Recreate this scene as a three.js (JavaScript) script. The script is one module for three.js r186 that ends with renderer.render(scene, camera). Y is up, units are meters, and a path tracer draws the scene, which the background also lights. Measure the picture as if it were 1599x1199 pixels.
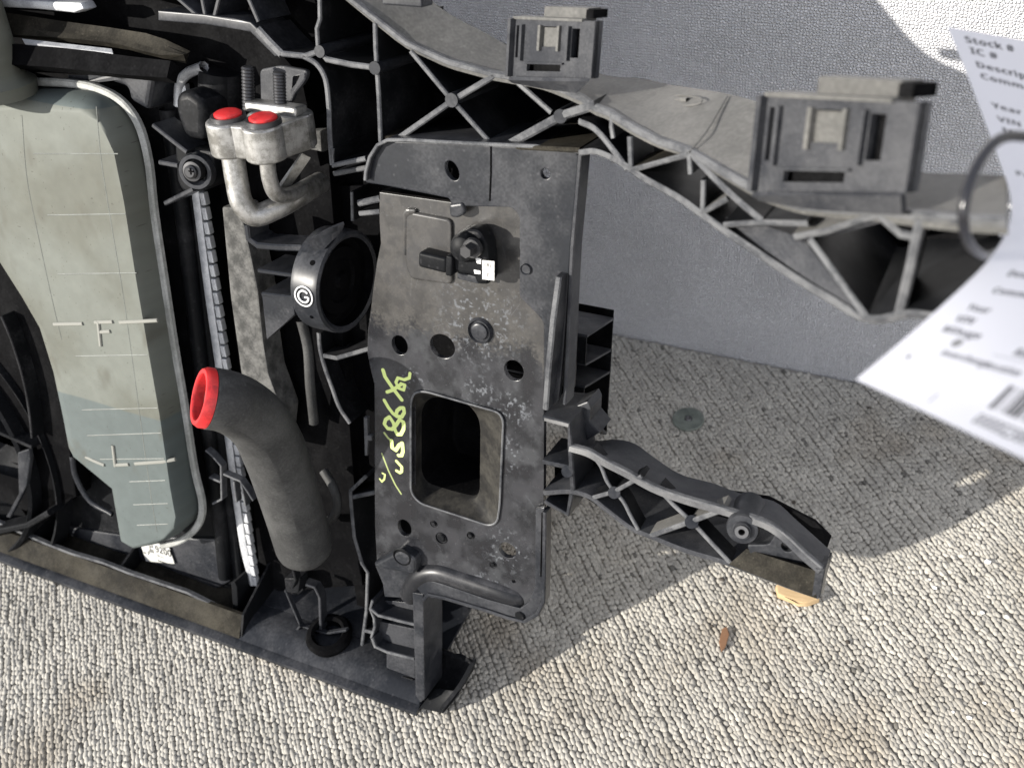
import * as THREE from 'three';
import { mergeGeometries } from 'three/addons/utils/BufferGeometryUtils.js';
import { RoundedBoxGeometry } from 'three/addons/geometries/RoundedBoxGeometry.js';

// ---------------------------------------------------------------- camera, sky, sun, exposure
const scene = new THREE.Scene();
const camera = new THREE.PerspectiveCamera(39.93, 1024 / 767, 0.02, 20);
const cp = [0,0.7,0];
camera.matrixAutoUpdate = true;
{
  const m = new THREE.Matrix4().makeBasis(new THREE.Vector3(...[0.905047,-0.120953,-0.407751]), new THREE.Vector3(...[-0.203663,0.718396,-0.665153]), new THREE.Vector3(...[0.373379,0.685038,0.625549]));
  camera.quaternion.setFromRotationMatrix(m);
  camera.position.set(...cp);
}
camera.focus = 0.64;
camera.userData.fStop = 11;
scene.add(camera);

// open sky: pale near the horizon, blue overhead, a bright ground below; horizon and ground raised to fill the wall
{
  const w = 64, h = 32, d = new Float32Array(w * h * 4);
  for (let j = 0; j < h; j++) for (let i = 0; i < w; i++) {
    const el = (j + 0.5) / h - 0.5, k = Math.max(0, el) * 2, o = (j * w + i) * 4;
    const a = Math.pow(1 - k, 3.5);
    if (el >= 0) { d[o] = 0.43 + 1.25 * a; d[o + 1] = 0.47 + 1.2 * a; d[o + 2] = 0.58 + 1.08 * a; }
    else { d[o] = 0.66; d[o + 1] = 0.62; d[o + 2] = 0.57; }
    d[o + 3] = 1;
  }
  const t = new THREE.DataTexture(d, w, h, THREE.RGBAFormat, THREE.FloatType);
  t.mapping = THREE.EquirectangularReflectionMapping; t.magFilter = THREE.LinearFilter; t.minFilter = THREE.LinearFilter; t.needsUpdate = true;
  scene.background = t; scene.environment = t;
  scene.backgroundIntensity = 0.85; scene.environmentIntensity = 0.85;
}
const sun = new THREE.DirectionalLight(new THREE.Color(1.0, 0.95, 0.87), 5);
sun.position.set(-1.72 * 2, 1.0 * 2, 1.88 * 2 - 0.4);
sun.target.position.set(0, 0, -0.4);
sun.castShadow = true; sun.shadow.mapSize.set(4096, 4096); sun.shadow.radius = 1;
Object.assign(sun.shadow.camera, { left: -1.4, right: 1.4, top: 1.4, bottom: -1.4, near: 0.2, far: 10 });
scene.add(sun, sun.target);

const renderer = new THREE.WebGLRenderer({ antialias: true });
renderer.setSize(1024, 767);
renderer.toneMapping = THREE.LinearToneMapping;
renderer.toneMappingExposure = 1.72;
renderer.shadowMap.enabled = true;

// ---------------------------------------------------------------- helpers
let seed = 12345;
const rnd = () => { seed = (seed * 1664525 + 1013904223) >>> 0; return seed / 4294967296; };
const V = (p) => new THREE.Vector3(p[0], p[1], p[2] ?? 0);
const hash = (x, y, s) => { let n = (x * 374761393 + y * 668265263 + s * 974634777) | 0; n = Math.imul(n ^ (n >>> 13), 1274126177); return ((n ^ (n >>> 16)) >>> 0) / 4294967296; };
function vnoise(x, y, per, s) {                                    // value noise that tiles every `per` cells
  const xi = Math.floor(x), yi = Math.floor(y), fx = x - xi, fy = y - yi;
  const u = fx * fx * (3 - 2 * fx), v = fy * fy * (3 - 2 * fy);
  const m = (a) => ((a % per) + per) % per;
  const a = hash(m(xi), m(yi), s), b = hash(m(xi + 1), m(yi), s), c = hash(m(xi), m(yi + 1), s), d = hash(m(xi + 1), m(yi + 1), s);
  return a + (b - a) * u + (c - a) * v + (a - b - c + d) * u * v;
}
function fbm(x, y, per, s, oct = 5) { let t = 0, a = 0.5, n = 0; for (let i = 0; i < oct; i++) { t += a * vnoise(x, y, per, s + i); n += a; x *= 2; y *= 2; per *= 2; a *= 0.55; } return t / n; }
const ss = (a, b, x) => { const t = Math.min(1, Math.max(0, (x - a) / (b - a))); return t * t * (3 - 2 * t); };
const toS = (v) => 255 * (v <= 0.0031308 ? 12.92 * v : 1.055 * Math.pow(v, 1 / 2.4) - 0.055);
function tex(n, fn, colour) {                                      // fn(u, v) -> linear rgb array, or a grey number
  const d = new Uint8Array(n * n * 4);
  for (let j = 0; j < n; j++) for (let i = 0; i < n; i++) {
    const c = fn(i / n, j / n), o = (j * n + i) * 4;
    for (let k = 0; k < 3; k++) { const v = Math.min(1, Math.max(0, typeof c === 'number' ? c : c[k])); d[o + k] = colour ? toS(v) : v * 255; }
    d[o + 3] = 255;
  }
  const t = new THREE.DataTexture(d, n, n); t.wrapS = t.wrapT = THREE.RepeatWrapping; t.magFilter = THREE.LinearFilter; t.minFilter = THREE.LinearMipmapLinearFilter; t.generateMipmaps = true;
  if (colour) t.colorSpace = THREE.SRGBColorSpace; t.needsUpdate = true; return t;
}
const rep = (t, metres) => { const c = t.clone(); c.repeat.set(1 / metres, 1 / metres); c.needsUpdate = true; return c; };
const mix3 = (a, b, t) => [a[0] + (b[0] - a[0]) * t, a[1] + (b[1] - a[1]) * t, a[2] + (b[2] - a[2]) * t];

// area-weighted creased normals: faces meeting below the angle share a normal, big flats stay flat
function creased(g, angle) {
  const p = g.attributes.position, n = p.count, F = [], map = new Map(), lim = Math.cos(angle), A = new THREE.Vector3(), B = new THREE.Vector3(), C = new THREE.Vector3();
  const key = (i) => `${Math.round(p.getX(i) * 2e6)},${Math.round(p.getY(i) * 2e6)},${Math.round(p.getZ(i) * 2e6)}`;
  for (let i = 0; i < n; i += 3) {
    A.fromBufferAttribute(p, i); B.fromBufferAttribute(p, i + 1); C.fromBufferAttribute(p, i + 2);
    const c = B.sub(A).cross(C.sub(A)).clone(), u = c.clone().normalize(); F.push([c, u]);
    for (let k = 0; k < 3; k++) { const s = key(i + k); let l = map.get(s); if (!l) map.set(s, l = []); l.push(F.length - 1); }
  }
  const N = new Float32Array(n * 3), s = new THREE.Vector3();
  for (let i = 0; i < n; i++) { const f = F[Math.floor(i / 3)]; s.set(0, 0, 0); for (const j of map.get(key(i))) if (F[j][1].dot(f[1]) > lim) s.add(F[j][0]); if (s.lengthSq() < 1e-30) s.copy(f[1]); s.normalize(); N[i * 3] = s.x; N[i * 3 + 1] = s.y; N[i * 3 + 2] = s.z; }
  g.setAttribute('normal', new THREE.BufferAttribute(N, 3)); return g;
}
// every geometry ends non-indexed, with creased normals and box-projected uv in metres
function fin(g, crease = 0.6, uv = true) {
  g = g.index ? g.toNonIndexed() : g;
  for (const k of Object.keys(g.attributes)) if (k !== 'position') g.deleteAttribute(k);
  g = creased(g, crease);
  const p = g.attributes.position, n = p.count, a = new Float32Array(n * 2), A = new THREE.Vector3(), B = new THREE.Vector3(), C = new THREE.Vector3();
  for (let i = 0; i < n; i += 3) {
    A.fromBufferAttribute(p, i); B.fromBufferAttribute(p, i + 1); C.fromBufferAttribute(p, i + 2);
    const nn = B.clone().sub(A).cross(C.clone().sub(A)), ax = Math.abs(nn.x), ay = Math.abs(nn.y), az = Math.abs(nn.z);
    [A, B, C].forEach((q, k) => {
      const o = (i + k) * 2;
      if (az >= ax && az >= ay) { a[o] = q.x; a[o + 1] = q.y; } else if (ax >= ay) { a[o] = q.z; a[o + 1] = q.y; } else { a[o] = q.x; a[o + 1] = q.z; }
    });
  }
  g.setAttribute('uv', new THREE.BufferAttribute(a, 2));
  return g;
}
function meshFrom(pos, idx, crease) { const g = new THREE.BufferGeometry(); g.setAttribute('position', new THREE.Float32BufferAttribute(pos, 3)); g.setIndex(idx); return fin(g, crease); }
const quad = (I, a, b, c, d) => I.push(a, b, c, a, c, d);
function ribbon(rows, closed, caps) {                              // rows of equal-length 3D rings -> skin
  const P = [], I = [], n = rows[0].length;
  rows.forEach((r) => r.forEach((q) => P.push(...q)));
  for (let i = 0; i + 1 < rows.length; i++) for (let j = 0; j < (closed ? n : n - 1); j++) { const k = (j + 1) % n; quad(I, i * n + j, i * n + k, (i + 1) * n + k, (i + 1) * n + j); }
  if (caps) for (const r of [0, rows.length - 1]) for (let j = 1; j + 1 < n; j++) r ? I.push(r * n, r * n + j + 1, r * n + j) : I.push(0, j, j + 1);
  return [P, I];
}
// a rib: follows pts in the xy plane, t thick, reaching back by depth (a number or one per point)
function rib(pts, depth, t = 0.0026, smooth = false) {
  const n = pts.length, rows = [];
  if (smooth && n > 2) { const c = new THREE.CatmullRomCurve3(pts.map(V)); pts = c.getPoints(n * 4).map((q) => [q.x, q.y, q.z]); return rib(pts, depth, t); }
  for (let i = 0; i < n; i++) {
    const a = pts[Math.max(0, i - 1)], b = pts[Math.min(n - 1, i + 1)];
    let dx = b[0] - a[0], dy = b[1] - a[1]; const l = Math.hypot(dx, dy) || 1; dx /= l; dy /= l;
    const p = pts[i], ox = -dy * t / 2, oy = dx * t / 2, d = Array.isArray(depth) ? depth[i] : depth, z = p[2] ?? 0, e = t * 0.22;
    rows.push([[p[0] + ox, p[1] + oy, z - e], [p[0] + ox * 0.55, p[1] + oy * 0.55, z], [p[0] - ox * 0.55, p[1] - oy * 0.55, z], [p[0] - ox, p[1] - oy, z - e], [p[0] - ox, p[1] - oy, z - d], [p[0] + ox, p[1] + oy, z - d]]);
  }
  const [P, I] = ribbon(rows, true, true); return meshFrom(P, I, 0.5);
}
// the same rib as a darker body with a paler edge: scuffing, plus sun and shade painted in
function edged(parent, name, pts, depth, t, smooth, mat, edge) {
  const back = pts.map((p) => [p[0], p[1], (p[2] ?? 0) - 0.0012]);
  const m = part(parent, name, [rib(back, Array.isArray(depth) ? depth.map((d) => d - 0.001) : depth - 0.001, t * 0.94, smooth)], mat ?? M.black);
  const deep3 = parent.parent && parent.parent !== scene;
  part(deep3 ? parent : m, deep3 ? name + '_edge' : 'edge', [rib(pts, 0.0013, t, smooth)], edge ?? M.edge); return m;
}
const resample = (pts, n) => { const c = new THREE.CatmullRomCurve3(pts.map(V), false, 'centripetal'); return c.getSpacedPoints(n); };
function sheet(A, B, t = 0.0025, n = 24, m = 4, bow = 0) {         // thick skin between two edges; bow lifts the middle along the normal
  const a = resample(A, n), b = resample(B, n), top = [], nor = [];
  for (let i = 0; i <= n; i++) { const r = []; for (let j = 0; j <= m; j++) r.push(a[i].clone().lerp(b[i], j / m)); top.push(r); }
  for (let i = 0; i <= n; i++) { const r = []; for (let j = 0; j <= m; j++) { const u = top[Math.min(n, i + 1)][j].clone().sub(top[Math.max(0, i - 1)][j]), v = top[i][Math.min(m, j + 1)].clone().sub(top[i][Math.max(0, j - 1)]); r.push(u.cross(v).normalize()); } nor.push(r); }
  const P = [], I = [], w = m + 1, off = (n + 1) * w;
  if (bow) for (let i = 0; i <= n; i++) for (let j = 0; j <= m; j++) top[i][j].addScaledVector(nor[i][j], bow * Math.sin(Math.PI * j / m));
  for (let i = 0; i <= n; i++) for (let j = 0; j <= m; j++) P.push(...top[i][j].toArray());
  for (let i = 0; i <= n; i++) for (let j = 0; j <= m; j++) P.push(...top[i][j].clone().addScaledVector(nor[i][j], -t).toArray());
  for (let i = 0; i < n; i++) for (let j = 0; j < m; j++) { const k = i * w + j; quad(I, k, k + w, k + w + 1, k + 1); quad(I, off + k, off + k + 1, off + k + w + 1, off + k + w); }
  for (let i = 0; i < n; i++) for (const j of [0, m]) { const k = i * w + j; j ? quad(I, k, k + w, off + k + w, off + k) : quad(I, k, off + k, off + k + w, k + w); }
  for (let j = 0; j < m; j++) for (const i of [0, n]) { const k = i * w + j; i ? quad(I, k, off + k, off + k + 1, k + 1) : quad(I, k, k + 1, off + k + 1, off + k); }
  return meshFrom(P, I, 0.7);
}
const shapeOf = (pts, smooth) => { const s = new THREE.Shape(); if (smooth) { const c = new THREE.CatmullRomCurve3(pts.map((p) => new THREE.Vector3(p[0], p[1], 0)), true, 'catmullrom', 0.5); s.setFromPoints(c.getPoints(pts.length * 5).map((q) => new THREE.Vector2(q.x, q.y))); } else s.setFromPoints(pts.map((p) => new THREE.Vector2(p[0], p[1]))); return s; };
const rounded = (pts, r) => {                                      // polygon with rounded corners
  const s = new THREE.Shape(), n = pts.length, at = (i) => new THREE.Vector2(...pts[(i + n) % n]);
  for (let i = 0; i < n; i++) {
    const p = at(i), a = at(i - 1).sub(p), b = at(i + 1).sub(p), rr = Math.min(r, a.length() * 0.48, b.length() * 0.48);
    const A = p.clone().addScaledVector(a.normalize(), rr), B = p.clone().addScaledVector(b.normalize(), rr);
    i ? s.lineTo(A.x, A.y) : s.moveTo(A.x, A.y); s.quadraticCurveTo(p.x, p.y, B.x, B.y);
  }
  s.closePath(); return s;
};
// a body with a chamfered front: outline (anticlockwise) inset by steps of [inset, z], flat front cap
function chamfered(out, steps) {
  if (THREE.ShapeUtils.area(out.map((p) => new THREE.Vector2(...p))) < 0) out = [...out].reverse();
  const n = out.length, nrm = out.map((p, i) => { const q = out[(i + 1) % n], l = Math.hypot(q[0] - p[0], q[1] - p[1]); return [-(q[1] - p[1]) / l, (q[0] - p[0]) / l]; });
  const rows = steps.map(([d, z, sx = 0]) => out.map((p, i) => { const a = nrm[(i + n - 1) % n], b = nrm[i], k = 1 + a[0] * b[0] + a[1] * b[1]; return [p[0] + (a[0] + b[0]) / k * d + sx, p[1] + (a[1] + b[1]) / k * d, z]; }));
  const [P, I] = ribbon(rows, true, false), last = rows[rows.length - 1], o = (rows.length - 1) * n;
  for (const t of THREE.ShapeUtils.triangulateShape(last.map((p) => new THREE.Vector2(p[0], p[1])), [])) I.push(o + t[0], o + t[1], o + t[2]);
  for (const t of THREE.ShapeUtils.triangulateShape(rows[0].map((p) => new THREE.Vector2(p[0], p[1])), [])) I.push(t[0], t[2], t[1]);
  return meshFrom(P, I, 0.95);
}
const oval = (c, rx, ry, rot = 0) => { const p = new THREE.Path(); p.absellipse(c[0], c[1], rx, ry, 0, Math.PI * 2, false, rot); return p; };
function plate(shape, holes, zf, depth, bevel = 0.0008, seg = 2, curve = 10) {   // front face at zf, reaching back by depth
  for (const h of holes) shape.holes.push(h);
  const b = Math.min(bevel, depth * 0.45);
  const g = new THREE.ExtrudeGeometry(shape, { depth: depth - 2 * b, bevelEnabled: b > 0, bevelSize: b, bevelThickness: b, bevelOffset: -b, bevelSegments: seg, curveSegments: curve });
  g.translate(0, 0, zf - depth + b); return fin(g, 0.5);
}
function bar(p, q, r, seg = 12, r2 = r) {                          // a round bar from p to q
  const a = V(p), b = V(q), d = b.clone().sub(a), g = new THREE.CylinderGeometry(r2, r, d.length(), seg);
  g.applyQuaternion(new THREE.Quaternion().setFromUnitVectors(new THREE.Vector3(0, 1, 0), d.clone().normalize())); g.translate(...a.add(b).multiplyScalar(0.5).toArray()); return fin(g, 0.6);
}
const tube = (pts, r, n = 40, seg = 10, closed = false) => fin(new THREE.TubeGeometry(new THREE.CatmullRomCurve3(pts.map(V), closed), n, r, seg, closed), 0.9);
function box(c, s, r = 0.0008, rot) { const g = new RoundedBoxGeometry(s[0], s[1], s[2], 2, Math.min(r, Math.min(...s) * 0.45)); if (rot) g.applyMatrix4(new THREE.Matrix4().makeRotationFromEuler(new THREE.Euler(...rot))); g.translate(...c); return fin(g, 0.5); }
function lathe(prof, c, axis, seg = 36) { const g = new THREE.LatheGeometry(prof.map((p) => new THREE.Vector2(p[0], p[1])), seg); g.applyQuaternion(new THREE.Quaternion().setFromUnitVectors(new THREE.Vector3(0, 1, 0), V(axis).normalize())); g.translate(...c); return fin(g, 0.6); }
function profile(zy, x0, x1) {                                     // closed (z, y) section drawn out along x
  const rows = [x0, x1].map((x) => zy.map((q) => [x, q[1], q[0]])); const P = [], I = []; const n = zy.length;
  const [p, i] = ribbon(rows, true, false); P.push(...p); I.push(...i);
  const tri = THREE.ShapeUtils.triangulateShape(zy.map((q) => new THREE.Vector2(q[0], q[1])), []);
  for (const t of tri) { I.push(t[0], t[1], t[2]); I.push(n + t[0], n + t[2], n + t[1]); }
  return meshFrom(P, I, 0.5);
}

// ---------------------------------------------------------------- objects
const LEAN = THREE.MathUtils.degToRad(18), ORIGIN = new THREE.Vector3(...[0.000000,0.000000,-0.299797]);
const names = {};
const numbered = (n) => { const k = names[n] = (names[n] ?? -1) + 1; return k ? `${n}_${String(k).padStart(3, '0')}` : n; };
function leaning(name, label, category, b, group) {                // a thing in the leaning frame of the assembly; b is its base there
  const o = new THREE.Group(); o.name = numbered(name); o.rotation.x = -LEAN;
  o.position.copy(V(b).applyAxisAngle(new THREE.Vector3(1, 0, 0), -LEAN).add(ORIGIN));
  o.userData = { label, category }; if (group) o.userData.group = group;
  o.userData_base = b; scene.add(o); return o;
}
function standing(name, label, category, b, group) {
  const o = new THREE.Group(); o.name = numbered(name); o.position.set(...b); o.userData = { label, category }; if (group) o.userData.group = group;
  o.userData_base = b; scene.add(o); return o;
}
function part(parent, name, geos, mat, label) {                    // one mesh; sub-parts hang under their part in the same frame
  geos = (Array.isArray(geos) ? geos : [geos]).map((g) => (g.index ? g.toNonIndexed() : g));
  const g = geos.length > 1 ? mergeGeometries(geos) : geos[0];
  let top = parent; while (!top.userData_base) top = top.parent;
  g.translate(...top.userData_base.map((v) => -v));
  const m = new THREE.Mesh(g, mat); m.name = name; m.castShadow = m.receiveShadow = true; if (label) m.userData.label = label;
  parent.add(m); return m;
}

// ---------------------------------------------------------------- materials
function plasticMap(dark, dust, lo, hi, s) {
  return tex(512, (u, v) => {
    const a = fbm(u * 5, v * 5, 5, s, 6), b = fbm(u * 23, v * 23, 23, s + 20, 4), f = vnoise(u * 220, v * 220, 220, s + 40);
    let t = ss(lo, hi, a * 0.7 + b * 0.3 + (f - 0.5) * 0.1);
    if (hash(Math.floor(u * 170), Math.floor(v * 170), s + 7) > 0.985) t = Math.min(1, t + 0.5);
    return mix3(dark, dust, t).map((c) => c * (0.88 + 0.24 * f));
  }, true);
}
const roughMap = tex(256, (u, v) => 0.62 + 0.38 * fbm(u * 9, v * 9, 9, 77, 5));
const M = {};
const std = (o) => new THREE.MeshStandardMaterial(o);
function plastic(dark, dust, lo, hi, s, rough, size = 0.23, spec = 0.35) { return new THREE.MeshPhysicalMaterial({ specularIntensity: spec, map: rep(plasticMap(dark, dust, lo, hi, s), size), roughness: rough, roughnessMap: rep(roughMap, 0.17), }); }
M.black = plastic([0.007, 0.0075, 0.0085], [0.028, 0.028, 0.03], 0.42, 0.8, 11, 0.55, 0.23, 0.18);
M.grey = plastic([0.013, 0.0145, 0.018], [0.045, 0.046, 0.05], 0.38, 0.76, 31, 0.42, 0.23, 0.5);
M.clip = plastic([0.024, 0.0255, 0.03], [0.066, 0.067, 0.071], 0.25, 0.8, 33, 0.5, 0.12);
M.edge = plastic([0.045, 0.047, 0.052], [0.12, 0.122, 0.126], 0.3, 0.7, 36, 0.5, 0.06);
M.dusty = plastic([0.085, 0.084, 0.08], [0.13, 0.127, 0.12], 0.25, 0.8, 51, 0.6);
M.brown = plastic([0.012, 0.011, 0.009], [0.042, 0.038, 0.03], 0.3, 0.8, 61, 0.9, 0.13, 0.15);
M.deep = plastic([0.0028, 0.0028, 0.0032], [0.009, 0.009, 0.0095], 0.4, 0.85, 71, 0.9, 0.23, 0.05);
M.rubber = plastic([0.036, 0.0362, 0.036], [0.07, 0.07, 0.0685], 0.25, 0.8, 81, 0.8, 0.16);
M.foam = std({ map: rep(plasticMap([0.04, 0.04, 0.038], [0.12, 0.118, 0.112], 0.3, 0.8, 91), 0.03), roughness: 1 });
M.alu = std({ map: rep(plasticMap([0.2, 0.195, 0.18], [0.46, 0.455, 0.44], 0.3, 0.72, 101), 0.045), metalness: 0.8, roughness: 0.42 });
M.alubright = std({ map: rep(plasticMap([0.36, 0.37, 0.39], [0.58, 0.59, 0.6], 0.3, 0.7, 111), 0.07), metalness: 0.35, roughness: 0.45 });
M.steel = std({ color: new THREE.Color().setRGB(0.16, 0.16, 0.165), metalness: 0.9, roughness: 0.38 });
M.darksteel = std({ color: new THREE.Color().setRGB(0.05, 0.05, 0.052), metalness: 0.6, roughness: 0.4 });
M.red = std({ map: rep(plasticMap([0.34, 0.012, 0.014], [0.6, 0.024, 0.026], 0.2, 0.6, 121), 0.03), roughness: 0.42 });
M.redinside = std({ color: new THREE.Color().setRGB(0.5, 0.012, 0.012), roughness: 0.6 });
M.white = std({ color: new THREE.Color().setRGB(0.75, 0.75, 0.74), roughness: 0.6 });
M.yellow = std({ color: new THREE.Color().setRGB(0.6, 0.6, 0.1), roughness: 0.6 });


// ---------------------------------------------------------------- the setting: looped carpet and a grained grey panel
{
  const backing = std({ color: new THREE.Color().setRGB(0.3, 0.28, 0.245), roughness: 1 });
  const g = new THREE.PlaneGeometry(3.2, 2.4); g.rotateX(-Math.PI / 2); g.translate(-0.3, -0.0022, 0.44);
  const c = new THREE.Mesh(fin(g), backing); c.name = 'carpet'; c.receiveShadow = true;
  c.userData = { kind: 'structure', label: 'beige looped carpet under the car parts', category: 'carpet' }; scene.add(c);

  const loop = new THREE.SphereGeometry(1, 9, 6); loop.scale(0.00315, 0.0016, 0.002);
  const d = [-0.68, -0.733], nrm = [d[1], -d[0]], row = 0.0031, step = 0.0046;
  const at = [], x0 = -1.12, x1 = 0.5, z0 = -0.7335, z1 = 0.1;
  for (let i = -510; i < 510; i++) {
    let s = -1.6 + rnd() * step; const wob = rnd() * 6.28;
    while (s < 1.6) {
      s += step * (0.72 + 0.56 * rnd());
      const a = i * row + 0.0007 * Math.sin(s * 60 + wob) + (rnd() - 0.5) * 0.0011;
      const x = -0.3 + d[0] * s + nrm[0] * a, z = -0.35 + d[1] * s + nrm[1] * a;
      if (x > x0 && x < x1 && z > z0 && z < z1) at.push([x, z]);
    }
  }
  const pile = new THREE.InstancedMesh(loop, std({ color: 0xffffff, roughness: 0.95 }), at.length);
  const m = new THREE.Matrix4(), q = new THREE.Quaternion(), e = new THREE.Euler(), col = new THREE.Color(), yaw = Math.atan2(-d[1], d[0]);
  at.forEach(([x, z], i) => {
    e.set((rnd() - 0.5) * 0.5, yaw + (rnd() - 0.5) * 0.8, (rnd() - 0.5) * 0.45, 'YXZ'); q.setFromEuler(e);
    const k = 0.85 + 0.3 * rnd(), l = 0.75 + 0.5 * rnd();
    m.compose(new THREE.Vector3(x, -0.0013 + (rnd() - 0.5) * 0.0008, z), q, new THREE.Vector3(l, k, 0.9 + 0.25 * rnd())); pile.setMatrixAt(i, m);
    const st = ss(0.5, 0.72, fbm(x * 9 + 40, z * 9 + 40, 1024, 5, 4)), fine = fbm(x * 46 + 90, z * 46 + 90, 4096, 15, 3), j = 0.86 + 0.28 * rnd();
    const b = mix3([0.365, 0.347, 0.308], [0.275, 0.243, 0.196], st * 0.75).map((v) => v * j * (0.82 + 0.36 * fine));
    if (rnd() > 0.993) b.forEach((v, k2) => { b[k2] = v * 0.35; });
    pile.setColorAt(i, col.setRGB(...b));
  });
  pile.name = 'carpet_pile'; pile.userData = { kind: 'stuff', label: 'rows of beige carpet loops' }; pile.castShadow = pile.receiveShadow = true; c.add(pile);

  const N = 44, cell = (u, v, s) => {
    let b = 9, b2 = 9; const X = u * N, Y = v * N, xi = Math.floor(X), yi = Math.floor(Y);
    for (let j = -1; j <= 1; j++) for (let i = -1; i <= 1; i++) {
      const cx = ((xi + i) % N + N) % N, cy = ((yi + j) % N + N) % N, dx = xi + i + 0.15 + 0.7 * hash(cx, cy, s) - X, dy = yi + j + 0.15 + 0.7 * hash(cx, cy, s + 1) - Y, r = Math.hypot(dx, dy);
      if (r < b) { b2 = b; b = r; } else if (r < b2) b2 = r;
    }
    return [b, b2];
  };
  const pebble = tex(1024, (u, v) => { const [a, b] = cell(u, v, 200); return 0.75 * ss(0.02, 0.55, b - a) + 0.25 * vnoise(u * 180, v * 180, 180, 8); });
  const wallMap = tex(1024, (u, v) => { const a = fbm(u * 6, v * 6, 6, 301, 5), f = fbm(u * 130, v * 130, 130, 311, 2); const k = 0.86 + 0.22 * a + 0.16 * (f - 0.5); return [0.78 * k, 0.785 * k, 0.815 * k]; }, true);  // pebble-scale tone noise puts shading of the grain into the colour
  const wg = new THREE.BoxGeometry(3.2, 1.1, 0.03); wg.translate(-0.3, 0.55 - 0.004, -0.7365 - 0.015);
  const w = new THREE.Mesh(fin(wg), std({ map: rep(wallMap, 0.31), bumpMap: rep(pebble, 0.105), bumpScale: 0.003, roughness: 0.62 }));
  w.name = 'wall'; w.castShadow = w.receiveShadow = true; w.userData = { kind: 'structure', label: 'grained grey panel wall behind the car parts', category: 'wall' }; scene.add(w);
}

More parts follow.
